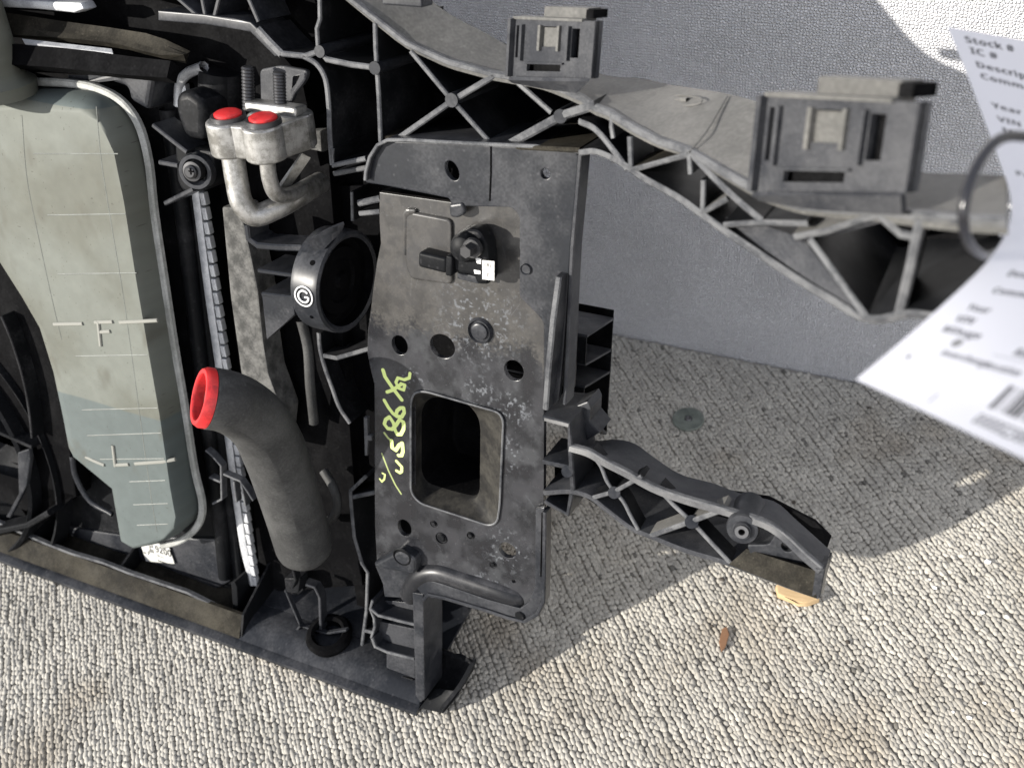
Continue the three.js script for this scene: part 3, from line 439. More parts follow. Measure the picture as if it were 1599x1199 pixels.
  R([[-0.3495,0.5045,0], [-0.3508,0.4847,0], [-0.3533,0.4795,0], [-0.3534,0.469,0]], dp, 0.0024);
  R([[-0.2942,0.4725,0], [-0.2715,0.4507,0], [-0.2461,0.4284,0]]); R([[-0.245,0.4642,0], [-0.2692,0.4492,0], [-0.3034,0.4251,0]], dp, 0.0032); knob([-0.2692,0.4496,0], 0.0038);
  R([[-0.2318,0.4625,0.0002], [-0.2088,0.4509,0.008]], 0.03, 0.0028); R([[-0.1782,0.4615,0.0276], [-0.2015,0.4509,0.012], [-0.2374,0.4287,0]], 0.03, 0.0045); knob([-0.2015,0.4509,0.012], 0.0036);
  R([[-0.189,0.4511,0.0199], [-0.1775,0.4505,0.0282], [-0.1647,0.4447,0.0379], [-0.154,0.4388,0.0465]], dp, 0.003, true); R([[-0.166,0.4602,0.0369], [-0.166,0.4548,0.0369], [-0.1643,0.45,0.0383]], 0.02, 0.0022); R([[-0.1532,0.4539,0.0472], [-0.151,0.4393,0.049]], 0.03, 0.0026);
  R([[-0.1505,0.4394,0.0494], [-0.1169,0.4576,0.0783]], 0.03, 0.0024, false, M.brown); R([[-0.1162,0.4578,0.079], [-0.1145,0.4503,0.0805]], 0.04, 0.0022); R([[-0.1155,0.4586,0.0795], [-0.1026,0.4536,0.0911], [-0.089,0.4494,0.1035], [-0.0757,0.4463,0.1157]], 0.04, 0.0026, true);
  R([[-0.1061,0.4369,0.0879], [-0.0935,0.4479,0.0994]], 0.03, 0.0022, false, M.dusty); R([[-0.1071,0.4503,0.087], [-0.1058,0.4373,0.0882]], 0.03, 0.0022);
  R([[-0.094,0.4369,0.0989], [-0.0756,0.4458,0.1158], [-0.056,0.4538,0.1341]], 0.03, 0.0022);
  R([[-0.0609,0.4466,0.1295], [-0.0485,0.4543,0.1411], [-0.0375,0.4628,0.1515], [-0.0277,0.4696,0.1607]], 0.03, 0.0024, false, M.dusty);
  R([[-0.0546,0.4488,0.1354], [-0.0438,0.4421,0.1455], [-0.0292,0.4332,0.1594]], dp, 0.0026); R([[-0.0175,0.4719,0.1705], [-0.0177,0.4561,0.1703], [-0.0184,0.4397,0.1696]], 0.03, 0.0034); R([[-0.031,0.4678,0.1577], [-0.0231,0.4649,0.1652], [-0.0176,0.4662,0.1704]], 0.03, 0.0026);
  R([[-0.3486,0.4138,0], [-0.3489,0.4037,0], [-0.3259,0.4107,0]], 0.05, 0.003); R([[-0.3938,0.4761,0], [-0.3858,0.4691,0], [-0.3789,0.4637,0]], 0.03, 0.005);
  R([[-0.3637,0.464,0], [-0.3554,0.4605,0], [-0.3505,0.454,0], [-0.349,0.44,0], [-0.3497,0.4218,0], [-0.3494,0.404,0]], 0.05, 0.003, true);
  part(S, 'rib', [rib([[-0.3171,0.423,-0.002], [-0.277,0.427,-0.002], [-0.247,0.4271,-0.002], [-0.1884,0.4366,0.0184]], 0.055, 0.0026)], M.brown);
  part(low, 'gusset_panel', [sheet([[-0.1067,0.4318,0.0754], [-0.08,0.4398,0.0998], [-0.0571,0.4434,0.121]], [[-0.0915,0.4335,0.0972], [-0.0594,0.431,0.1269], [-0.0301,0.4316,0.1545]], 0.002, 10, 3)], M.clip);
  part(low, 'gusset_panel', [sheet([[-0.0617,0.445,0.1248], [-0.0446,0.4564,0.1408], [-0.0285,0.4679,0.1561]], [[-0.0633,0.4473,0.0972], [-0.0467,0.4537,0.1128], [-0.0304,0.4601,0.1282]], 0.002, 8, 3)], M.clip);
  // upper left run of the bar above the radiator
  part(S, 'crossbar', [plate(shapeOf([[-0.4673,0.481],[-0.4326,0.4812],[-0.412,0.4805],[-0.4,0.4793],[-0.3934,0.4749],[-0.3863,0.4678],[-0.3807,0.4626],[-0.3852,0.4615],[-0.3942,0.4686],[-0.4008,0.4737],[-0.4129,0.4745],[-0.4335,0.4755],[-0.4679,0.4751]]), [], -0.003, 0.03, 0.001)], M.grey);
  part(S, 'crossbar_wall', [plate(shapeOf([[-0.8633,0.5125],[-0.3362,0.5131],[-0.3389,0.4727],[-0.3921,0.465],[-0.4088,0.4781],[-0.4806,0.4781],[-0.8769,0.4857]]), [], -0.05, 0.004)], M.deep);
  part(S, 'header_beam', [plate(shapeOf([[-0.8771,0.5457],[-0.4184,0.5354],[-0.3425,0.5153],[-0.3433,0.5019],[-0.488,0.4862],[-0.9024,0.4971]]), [], -0.01, 0.05, 0.003)], M.black);
  for (const [a, b] of [[[-0.4538,0.4897,-0.004], [-0.4393,0.48,-0.004]], [[-0.4344,0.4909,-0.004], [-0.4333,0.4797,-0.004]], [[-0.4214,0.4917,-0.004], [-0.4267,0.4802,-0.004]], [[-0.4021,0.4943,-0.004], [-0.3955,0.4796,-0.004]]]) part(S, 'rib', [rib([a, b], 0.03, 0.0026)], M.grey);
  part(S, 'bracket_block', [box([-0.2947,0.4989,0], [0.024, 0.006, 0.012], 0.001)], M.grey);

  // two snap-in clip brackets standing on the bar
  const clip = (q, depth, apron, label) => {                       // q: corners of the face, lower left, lower right, upper right, upper left
    const c = q.map(V), at = (u, v, w = 0) => c[0].clone().multiplyScalar((1 - u) * (1 - v)).addScaledVector(c[1], u * (1 - v)).addScaledVector(c[2], u * v).addScaledVector(c[3], (1 - u) * v).addScaledVector(nn, w);
    const nn = c[1].clone().sub(c[0]).cross(c[3].clone().sub(c[0])).normalize(), sc = c[1].distanceTo(c[0]);
    const slab = (pts, holes, w0, w1) => { const s = new THREE.Shape(pts.map((p) => new THREE.Vector2(...p))); for (const h of holes) s.holes.push(new THREE.Path(h.map((p) => new THREE.Vector2(...p)))); const g = new THREE.ExtrudeGeometry(s, { depth: 1, bevelEnabled: false }); const p = g.attributes.position; for (let i = 0; i < p.count; i++) { const r = at(p.getX(i), p.getY(i), w1 + (w0 - w1) * p.getZ(i)); p.setXYZ(i, r.x, r.y, r.z); } return fin(g, 0.3); };
    const R4 = (a, b, x, y) => [[a, b], [x, b], [x, y], [a, y]];
    const face = part(S, 'clip_bracket', [slab([[0, 0], [1, 0], [1, 1], [0, 1]], [R4(0.04, 0.33, 0.11, 0.88), R4(0.73, 0.35, 0.82, 0.86), R4(0.33, 0.53, 0.6, 0.88), R4(0.2, 0.1, 0.62, 0.22)], 0, -0.002)], M.clip, label);
    part(face, 'tab', [slab(R4(0.37, 0.5, 0.57, 0.86), [], -0.001, -0.0045), slab(R4(0.34, 0.46, 0.37, 0.9), [], 0.0015, -0.004), slab(R4(0.575, 0.46, 0.6, 0.9), [], 0.0015, -0.004)], M.dusty);
    part(face, 'frame_rib', [slab(R4(-0.02, 0, 0.015, 1), [], 0.003, -depth), slab(R4(0.96, 0, 1.0, 1), [], 0.001, -depth), slab(R4(0.115, 0.28, 0.145, 0.9), [], 0.002, -0.004), slab(R4(0.69, 0.3, 0.72, 0.9), [], 0.002, -0.004), slab(R4(0.18, 0.23, 0.66, 0.26), [], 0.0015, -0.003)], M.clip);
    part(face, 'top_cap', [slab(R4(0.0, 0.985, 0.85, 1.03), [], 0.001, -0.008), slab(R4(0.3, 1.03, 0.82, 1.2), [], -0.004, -0.012)], M.dusty);
    part(face, 'end_plug', [slab(R4(0.82, 1.03, 0.9, 1.18), [], -0.003, -0.012)], M.deep);
    part(face, 'back_box', [slab(R4(0.02, -0.02, 0.96, 0.98), [], -depth, -depth - 0.002)], M.deep);
    part(face, 'apron', [sheet([at(0, 0, 0.001).toArray(), at(0.5, 0, 0.001).toArray(), at(1, 0, 0.001).toArray()], apron, 0.002, 8, 3)], M.clip);
  };
  clip([[-0.2329,0.466,0.0041], [-0.1783,0.4749,0.0315], [-0.177,0.5004,0.0325], [-0.2314,0.4944,0.0042]], 0.004, [[-0.2323,0.4641,0.0021], [-0.2126,0.4642,0.0081], [-0.1879,0.4665,0.0227]], 'small clip bracket on the middle of the tie bar');
  clip([[-0.0786,0.4587,0.1191], [-0.0225,0.4803,0.1717], [-0.0233,0.5067,0.1709], [-0.0791,0.4935,0.1186]], 0.004, [[-0.0764,0.4567,0.118], [-0.052,0.4629,0.1408], [-0.022,0.4737,0.1691]], 'large near clip bracket on the swept end of the tie bar');
}
// ---------------------------------------------------------------- side arm of the support
{
  const top = [[-0.1923,0.2589,0.0053], [-0.1789,0.26,0.0081], [-0.168,0.2579,0.0106], [-0.1539,0.2564,0.014], [-0.1364,0.2541,0.0184], [-0.1166,0.2553,0.0236], [-0.0914,0.259,0.0304], [-0.0706,0.2612,0.0361], [-0.0609,0.2595,0.0389], [-0.0475,0.2527,0.0426], [-0.0382,0.2488,0.0453]];
  const back = [[-0.2047,0.2411,-0.037], [-0.1891,0.2429,-0.034], [-0.1771,0.2483,-0.0315], [-0.1638,0.2506,-0.0284], [-0.1503,0.2466,-0.0251], [-0.1319,0.2422,-0.0204], [-0.1113,0.2449,-0.015], [-0.0914,0.2459,-0.0096], [-0.0725,0.2494,-0.0044], [-0.061,0.2442,-0.0012], [-0.0387,0.2336,0.0051]];
  const bot = [[-0.2089,0.2195,0.0024], [-0.1901,0.2278,0.0058], [-0.1773,0.2295,0.0085], [-0.1661,0.2259,0.0111], [-0.1476,0.2204,0.0156], [-0.1353,0.2208,0.0187], [-0.1133,0.2219,0.0244], [-0.0876,0.2263,0.0314], [-0.0663,0.2282,0.0373], [-0.0504,0.2297,0.0418], [-0.0376,0.2314,0.0454]];
  const arm = part(S, 'side_arm', [sheet(top, back, 0.003, 40, 4), rib(bot, 0.04, 0.0032, true)], M.clip, 'ribbed side arm reaching out to the right');
  part(arm, 'front_edge', [rib(top, 0.003, 0.002, true)], M.edge);
  part(arm, 'end_wall', [sheet([[-0.0382,0.2488,0.0453], [-0.0376,0.2318,0.0454]], [[-0.0387,0.2336,0.0051], [-0.0384,0.2057,0.0052]], 0.003, 4, 3), rib([[-0.0379,0.2494,0.0453], [-0.0379,0.2405,0.0453], [-0.0379,0.2312,0.0453]], 0.012, 0.0026)], M.grey);
  part(arm, 'rear_wall', [plate(shapeOf([[-0.2141,0.2322],[-0.1818,0.2368],[-0.1324,0.2319],[-0.08,0.2379],[-0.0523,0.2297],[-0.0423,0.2219],[-0.0447,0.203],[-0.0991,0.1962],[-0.1627,0.1927],[-0.194,0.206],[-0.2128,0.1988]]), [], [-0.1575,0.2164,-0.0289][2] + 0.004, 0.003)], M.deep);
  const r = (pts, d, t, sm, m = M.black) => edged(arm, 'rib', pts, d, t, sm, m);
  r([[-0.1789,0.2596,0.0081], [-0.1712,0.2536,0.0099], [-0.1664,0.2452,0.011], [-0.1613,0.2403,0.0122], [-0.1551,0.2364,0.0137], [-0.1495,0.2289,0.0151], [-0.1438,0.2217,0.0165]], 0.012, 0.0022, true);
  r([[-0.1747,0.2302,0.0091], [-0.1613,0.2399,0.0122], [-0.1441,0.2575,0.0164]], 0.012, 0.0026); r([[-0.1336,0.254,0.0191], [-0.123,0.2478,0.0219], [-0.1113,0.2422,0.025], [-0.0997,0.2351,0.0281], [-0.0866,0.2273,0.0317]], 0.012, 0.0026);
  r([[-0.1354,0.2213,0.0187], [-0.1114,0.2426,0.025], [-0.0939,0.2583,0.0297]], 0.014, 0.003, false, M.dusty);
  part(arm, 'rib_node', [bar([-0.1716,0.2179,-0.0202], [-0.1605,0.2408,0.0134], 0.0036, 14)], M.grey); part(arm, 'rib_node', [bar([-0.1189,0.2204,-0.007], [-0.1111,0.2434,0.026], 0.0038, 14)], M.grey);
  part(arm, 'end_panel', [sheet([[-0.0782,0.2377,0.028], [-0.0586,0.2406,0.0335], [-0.0386,0.2437,0.0391]], [[-0.0863,0.2261,0.0298], [-0.0649,0.2276,0.0357], [-0.0378,0.2302,0.0434]], 0.003, 8, 3)], M.brown);
  part(arm, 'end_plate', [plate(rounded([[-0.0791,0.2422],[-0.0675,0.2462],[-0.0653,0.2539],[-0.061,0.2511],[-0.0485,0.2451],[-0.0397,0.2412],[-0.0582,0.2385],[-0.076,0.2353]], 0.002), [oval([[-0.0583,0.2475]][0], 0.003, 0.003)], [-0.0603,0.2465,0.029][2] + 0.003, 0.004)], M.grey);
  const bc = [-0.0817,0.2535,0.0351]; const ax = [0.1, 0.15, 1];
  part(arm, 'bush', [lathe([[0.0022, -0.02], [0.0022, 0.0025], [0.0046, 0.003], [0.0052, 0.0012], [0.008, 0.0008], [0.0088, -0.0012], [0.0086, -0.03]], bc, ax, 32)], M.grey);
  part(arm, 'bush_sleeve', [lathe([[0.0018, -0.01], [0.0018, 0.004], [0.0036, 0.004], [0.004, 0.002], [0.004, -0.01]], bc, ax, 24)], M.steel, 'bright steel sleeve');
  // root of the arm at the plate
  const root = part(S, 'arm_root', [
    rib([[-0.2112,0.2714,0.002], [-0.1934,0.2731,0.0051], [-0.1919,0.2578,0.0054], [-0.1888,0.2288,0.006]], 0.035, 0.0032), rib([[-0.2104,0.2413,0.0021], [-0.1939,0.2438,0.005], [-0.1903,0.243,0.0057]], 0.03, 0.003), rib([[-0.2082,0.2142,0.0025], [-0.2069,0.2133,0.0027], [-0.1917,0.2111,0.0054], [-0.1896,0.2267,0.0059]], 0.03, 0.003),
    sheet([[-0.2099,0.2722,0.0022], [-0.1934,0.2735,0.0051]], [[-0.2176,0.2623,-0.0338], [-0.2022,0.2627,-0.0315]], 0.002, 4, 2)], M.grey);
  part(root, 'rib_node', [bar([-0.2055,0.22,-0.0271], [-0.1925,0.2423,0.0063], 0.0036, 14)], M.grey);
  part(root, 'hook', [plate(shapeOf([[-0.2103,0.2722],[-0.1979,0.274],[-0.1902,0.2792],[-0.1878,0.2749],[-0.1878,0.2662],[-0.1812,0.2599],[-0.1957,0.2456],[-0.2013,0.2482],[-0.2013,0.2606],[-0.2108,0.2619]]), [], [-0.1987,0.2624,-0.0159][2], 0.02, 0.002)], M.grey);
}

// ---------------------------------------------------------------- more shape helpers
function vtube(pts, radii, n = 48, seg = 24, endCap = 0) {         // tube whose radius varies along its length, with an optional domed end
  const c = new THREE.CatmullRomCurve3(pts.map(V)), fr = c.computeFrenetFrames(n, false), rows = [];
  const ring = (p, r, i) => { const o = []; for (let k = 0; k < seg; k++) { const a = k / seg * Math.PI * 2, q = p.clone().addScaledVector(fr.normals[i], Math.cos(a) * r).addScaledVector(fr.binormals[i], Math.sin(a) * r); o.push([q.x, q.y, q.z]); } return o; };
  const R = (t) => { const s = t * (radii.length - 1), i = Math.min(radii.length - 2, Math.floor(s)); return radii[i] + (radii[i + 1] - radii[i]) * (s - i); };
  for (let i = 0; i <= n; i++) rows.push(ring(c.getPointAt(i / n), R(c.getUtoTmapping(i / n)), i));
  if (endCap) for (const a of [0.3, 0.6, 0.9, 1.2, 1.45]) rows.push(ring(c.getPointAt(1).addScaledVector(fr.tangents[n], Math.sin(a) * endCap), R(1) * Math.cos(a), n));
  const [P, I] = ribbon(rows, true, true); return meshFrom(P, I, 0.9);
}
function thread(p, q, r) { const n = 13, prof = [[0, 0]]; for (let i = 0; i < n; i++) { prof.push([r * 0.86, (i + 0.1) / n], [r, (i + 0.5) / n]); } prof.push([r * 0.8, 1], [0, 1]); const d = V(q).sub(V(p)), l = d.length(); return lathe(prof.map((a) => [a[0], a[1] * l]), p, d.toArray(), 18); }
function planarUV(m, f) { const u = m.geometry.attributes.uv, p = m.geometry.attributes.position; for (let i = 0; i < u.count; i++) { const r = f(p.getX(i), p.getY(i), p.getZ(i)); u.setXY(i, r[0], r[1]); } }
function canvasTex(w, h, draw) { const c = document.createElement('canvas'); c.width = w; c.height = h; draw(c.getContext('2d'), w, h); const t = new THREE.CanvasTexture(c); t.colorSpace = THREE.SRGBColorSpace; t.anisotropy = 4; return t; }

// ---------------------------------------------------------------- radiator with its end tank
{
  const T = leaning('radiator', 'black radiator with pale toothed crimp strip down its end tank', 'radiator', [-0.55, 0.03, -0.06]);
  const z = -0.034;
  part(T, 'core', [plate(shapeOf([[-1.02, 0.035], [-0.33, 0.045], [-0.292, 0.08], [-0.275, 0.125], [-0.275, 0.42], [-0.318, 0.44], [-0.36, 0.5], [-1.02, 0.5]]), [], -0.062, 0.03)], M.deep);  // right end widened behind the plate to block stray sun
  const tank = part(T, 'end_tank', [
    plate(rounded([[-0.5753,0.423],[-0.5009,0.435],[-0.4845,0.4236],[-0.487,0.3595],[-0.4895,0.2343],[-0.4894,0.0999],[-0.4893,0.0341],[-0.5056,0.0154],[-0.5759,0.0217],[-0.7163,0.0217],[-0.6603,0.2847]], 0.006), [], z, 0.04, 0.004, 3),
    tube([[-0.4964,0.4145,-0.032], [-0.4958,0.3453,-0.032], [-0.4986,0.2332,-0.032], [-0.5014,0.0791,-0.032], [-0.5033,0.034,-0.032]], 0.006, 30, 12),
  ], M.black);
  part(tank, 'lower_rib', [plate(rounded([[-0.6825,0.0292],[-0.6061,0.0427],[-0.5,0.0727],[-0.4979,0.0319],[-0.5144,0.0177],[-0.575,0.0213],[-0.677,0.0206]], 0.003), [], -0.031, 0.006, 0.0015)], M.grey);
  part(tank, 'corner_cap', [plate(rounded([[-0.5622,0.43],[-0.5462,0.4339],[-0.5146,0.4416],[-0.4895,0.4438],[-0.4865,0.437],[-0.4942,0.4172],[-0.5093,0.4218],[-0.5098,0.4308],[-0.5271,0.4332],[-0.542,0.4277]], 0.004), [], -0.012, 0.03, 0.004, 3)], M.grey);
  part(tank, 'boss', [plate(rounded([[-0.4607,0.4333],[-0.4501,0.4374],[-0.4378,0.4309],[-0.4412,0.4068],[-0.4573,0.407],[-0.4619,0.4225]], 0.006), [], 0.0, 0.03, 0.005, 4), bar([-0.4474,0.4437,-0.03], [-0.4521,0.4115,-0.03], 0.014, 20)], M.black);
  const strip = part(T, 'crimp_strip', [
    sheet([[-0.4841,0.4332,-0.03], [-0.4836,0.4203,-0.03], [-0.4841,0.3827,-0.03], [-0.4841,0.3566,-0.03], [-0.4843,0.2919,-0.03], [-0.4834,0.2296,-0.03], [-0.4831,0.1042,-0.03], [-0.4819,0.0667,-0.03], [-0.4771,0.0353,-0.03]], [[-0.478,0.4322,-0.03], [-0.4774,0.4202,-0.03], [-0.4781,0.3834,-0.03], [-0.478,0.3574,-0.03], [-0.478,0.293,-0.03], [-0.4768,0.2311,-0.03], [-0.4767,0.1061,-0.03], [-0.4754,0.0688,-0.03], [-0.4731,0.0366,-0.03]], 0.004, 40, 2, 0.001),
    tube([[-0.4851,0.4181,-0.03], [-0.4816,0.4326,-0.03], [-0.4712,0.4402,-0.026], [-0.4521,0.4472,-0.02]], 0.0034, 16, 8)], M.alubright, 'pale crimped aluminium strip');
  const a = V([-0.4749,0.4088,-0.031]), b = V([-0.4714,0.0417,-0.031]), n = 37;
  for (let i = 0; i < n; i++) { const p = a.clone().lerp(b, i / (n - 1)); part(strip, 'crimp_tab', [box([p.x, p.y, p.z], [0.0042, 0.0088, 0.005], 0.0008, [0, 0, 0.12])], M.alubright); }
  const side = part(T, 'side_channel', [plate(shapeOf([[-0.4721,0.4113],[-0.3827,0.421],[-0.3787,0.0583],[-0.4673,0.0211],[-0.4786,0.0336]]), [], -0.045, 0.02)], M.deep);
  part(side, 'foam_strip', [plate(rounded([[-0.4495,0.3594],[-0.4349,0.3607],[-0.4304,0.3317],[-0.4274,0.3052],[-0.4276,0.2675],[-0.4261,0.2434],[-0.4172,0.2152],[-0.4241,0.182],[-0.4491,0.1809],[-0.4498,0.233],[-0.4513,0.2961]], 0.002), [], -0.018, 0.02, 0.0012, 2)], M.foam, 'rough grey foam strip');
  part(side, 'pipe', [tube([[-0.4032,0.2835,-0.03], [-0.3998,0.2652,-0.03], [-0.4004,0.2356,-0.03], [-0.4029,0.2024,-0.034]], 0.0036, 20, 10)], M.rubber);
  part(side, 'pipe', [tube([[-0.3951,0.1666,-0.03], [-0.3849,0.1581,-0.026], [-0.3822,0.1435,-0.026], [-0.393,0.1243,-0.03], [-0.4047,0.1183,-0.034]], 0.0034, 20, 10)], M.rubber);
  for (const p of [[[-0.4872,0.1686,-0.012], [-0.4817,0.1656,-0.012], [-0.4745,0.1587,-0.012], [-0.4782,0.1283,-0.012], [-0.4877,0.1214,-0.012]], [[-0.4872,0.1451,-0.012], [-0.476,0.1437,-0.012]], [[-0.4731,0.1519,-0.012], [-0.4581,0.1499,-0.012], [-0.4531,0.1435,-0.012], [-0.4482,0.1359,-0.012]], [[-0.4641,0.1482,-0.012], [-0.4642,0.1301,-0.012]], [[-0.4572,0.1479,-0.012], [-0.4561,0.129,-0.012]]]) part(side, 'wire_clip', [rib(p, 0.006, 0.0018)], M.edge);
  part(side, 'foam_pad', [plate(shapeOf([[-0.3907,0.4124],[-0.3765,0.4144],[-0.3767,0.401],[-0.3927,0.4015]]), [], -0.03, 0.01, 0.002)], M.foam);
  // white part label
  const lt = canvasTex(256, 160, (c, w, h) => { c.fillStyle = '#b9b9b4'; c.fillRect(0, 0, w, h); c.fillStyle = '#111'; c.font = 'bold 58px sans-serif'; c.fillText('9200', 118, 74); for (let i = 0; i < 60; i++) { if (rnd() > 0.4) c.fillRect(18 + (i % 8) * 11, 24 + Math.floor(i / 8) * 11, 9, 9); } c.font = 'bold 20px sans-serif'; c.fillText('lll|l l|', 126, 102); c.fillRect(124, 124, 106, 7); });
  const lab = part(T, 'label', [plate(shapeOf([[-0.5897,0.0432],[-0.558,0.0506],[-0.5544,0.0321],[-0.5863,0.0243]]), [], -0.0288, 0.0006, 0)], std({ map: lt, roughness: 0.6 }), 'small white part label');
  { lab.geometry.computeBoundingBox(); const q = lab.geometry.boundingBox; planarUV(lab, (x, y) => [(x - q.min.x) / (q.max.x - q.min.x), (y - q.min.y) / (q.max.y - q.min.y)]); }
  // seals and pale strip along the top
  part(T, 'top_seal', [sheet([[-0.796,0.4776,-0.012], [-0.5989,0.4679,-0.012], [-0.5485,0.4652,-0.012], [-0.5015,0.4634,-0.012], [-0.4706,0.4613,-0.012], [-0.4573,0.4526,-0.012]], [[-0.7987,0.452,-0.006], [-0.5935,0.4555,-0.006], [-0.5446,0.4562,-0.006], [-0.5025,0.4558,-0.006], [-0.4777,0.4533,-0.006], [-0.4551,0.4508,-0.008]], 0.006, 24, 3, 0.001)], M.brown, 'dusty foam seal along the top');
  part(T, 'pale_strip', [sheet([[-0.5746,0.4557,0.004], [-0.5003,0.4556,0.004]], [[-0.5684,0.4544,0.008], [-0.4962,0.4543,0.008]], 0.002, 4, 1)], M.alubright);
  part(T, 'top_cover', [sheet([[-0.7923,0.4466,0], [-0.5839,0.45,0], [-0.5029,0.4513,0], [-0.4577,0.4492,-0.005]], [[-0.7931,0.4251,0.006], [-0.5805,0.4384,0.006], [-0.515,0.4405,0.006], [-0.4574,0.4403,0]], 0.01, 12, 3)], M.deep);
  part(T, 'top_beam', [plate(shapeOf([[-0.9182,0.4823],[-0.4933,0.4816],[-0.421,0.4716],[-0.3912,0.4442],[-0.382,0.3903],[-0.4608,0.3971],[-0.4761,0.4323],[-0.952,0.4175]]), [], -0.035, 0.02)], M.deep);
  part(T, 'latch_plate', [plate(shapeOf([[-0.6677,0.4778],[-0.5634,0.4805],[-0.527,0.4817],[-0.5248,0.4778],[-0.5338,0.4749],[-0.5648,0.4751],[-0.6697,0.472]]), [], -0.002, 0.012, 0.002)], M.alubright);
}
// screwed mount between reservoir and radiator tank
{
  const T = leaning('mounting_boss', 'grey plastic three-armed boss with a cross-head screw beside the reservoir', 'bracket', [-0.4629,0.3736,-0.01]);
  const c = [-0.4513,0.3868,0];
  part(T, 'ring', [lathe([[0.0065, -0.02], [0.0065, -0.002], [0.0085, 0.001], [0.0108, 0.001], [0.0115, -0.001], [0.0118, -0.03]], c, [0.25, 0.05, 1], 32)], M.grey);
  part(T, 'arm', [rib([[-0.4815,0.4122,0], [-0.4699,0.4055,0], [-0.457,0.3982,0]], 0.02, 0.003)], M.grey);
  part(T, 'arm', [rib([[-0.4806,0.3888,0], [-0.4657,0.3886,0]], 0.02, 0.003)], M.grey);
  part(T, 'arm', [rib([[-0.4808,0.3619,0], [-0.467,0.369,0], [-0.4558,0.3747,0]], 0.02, 0.003)], M.grey);
  part(T, 'skirt', [plate(rounded([[-0.4712,0.4008],[-0.4552,0.3991],[-0.4402,0.3994],[-0.4414,0.3814],[-0.4503,0.3728],[-0.4694,0.3692],[-0.4734,0.3758]], 0.004), [], -0.006, 0.02, 0.002)], M.black);
  const s = part(T, 'screw', [lathe([[0, 0.003], [0.003, 0.003], [0.0042, 0.002], [0.0044, 0.0002], [0.0062, 0], [0.0062, -0.006]], [-0.4508,0.3879,0.004], [0.2, 0.05, 1], 24)], M.darksteel);
  const p = [-0.4492,0.389,0.0065]; part(s, 'cross_recess', [box(p, [0.0042, 0.0009, 0.001], 0.0001), box(p, [0.0009, 0.0042, 0.0011], 0.0001)], M.deep);
}
// ---------------------------------------------------------------- fan shroud
{
  const c = [-0.7892,0.1,-0.008], T = leaning('fan_shroud', 'dark fan shroud with a round opening at the left edge of the picture', 'fan shroud', [c[0], 0.05, -0.02]);
  const s = shapeOf([[-1.0, 0.075], [c[0] + 0.1, 0.05], [c[0] + 0.155, 0.085], [c[0] + 0.165, 0.2], [c[0] + 0.165, 0.42], [-1.0, 0.46]]);
  part(T, 'panel', [plate(s, [oval(c, 0.112, 0.112)], -0.012, 0.018, 0.002, 2, 40)], M.deep);
  part(T, 'ring', [lathe([[0.1115, -0.045], [0.1115, 0.006], [0.1135, 0.008], [0.116, 0.006], [0.118, -0.02]], c, [0, 0, 1], 72)], M.black);
  part(T, 'lip', [lathe([[0.134, -0.015], [0.136, 0.0], [0.1385, 0.001], [0.14, -0.015]], c, [0, 0, 1], 72)], M.black);
  part(T, 'hub', [lathe([[0, 0.002], [0.03, 0.002], [0.034, -0.002], [0.034, -0.03]], [c[0], c[1], c[2] - 0.01], [0, 0, 1], 36)], M.black);
  for (let k = 0; k < 7; k++) {
    const a = k / 7 * 6.283 + 0.25, P = (r, t, z) => [c[0] + r * Math.cos(a + t), c[1] + r * Math.sin(a + t), c[2] - 0.018 + z];
    part(T, 'blade', [sheet([P(0.033, 0, 0.008), P(0.07, 0.12, 0.01), P(0.107, 0.2, 0.012)], [P(0.033, 0.5, -0.012), P(0.07, 0.55, -0.012), P(0.107, 0.58, -0.01)], 0.002, 8, 3)], M.black);
  }
  part(T, 'strut', [plate(rounded([[-0.6758,0.1239],[-0.6609,0.1315],[-0.6622,0.1215],[-0.6744,0.0921],[-0.7051,0.0509],[-0.7097,0.0509],[-0.6862,0.0812]], 0.001), [], 0.001, 0.004)], M.grey);
  part(T, 'strut', [rib([[-0.6599,0.2478,0], [-0.6551,0.2296,0], [-0.6513,0.1947,0], [-0.653,0.1659,0], [-0.6566,0.1422,0]], 0.02, 0.0024, true), rib([[-0.7344,0.143,0], [-0.6923,0.1366,0], [-0.6592,0.1325,0]], 0.02, 0.003)], M.black);
  part(T, 'bottom_edge', [rib([[-0.7927,-0.0025,0.004], [-0.7174,0.035,0.004], [-0.6828,0.051,0.004], [-0.6521,0.0732,0.004]], 0.02, 0.005)], M.black);
}
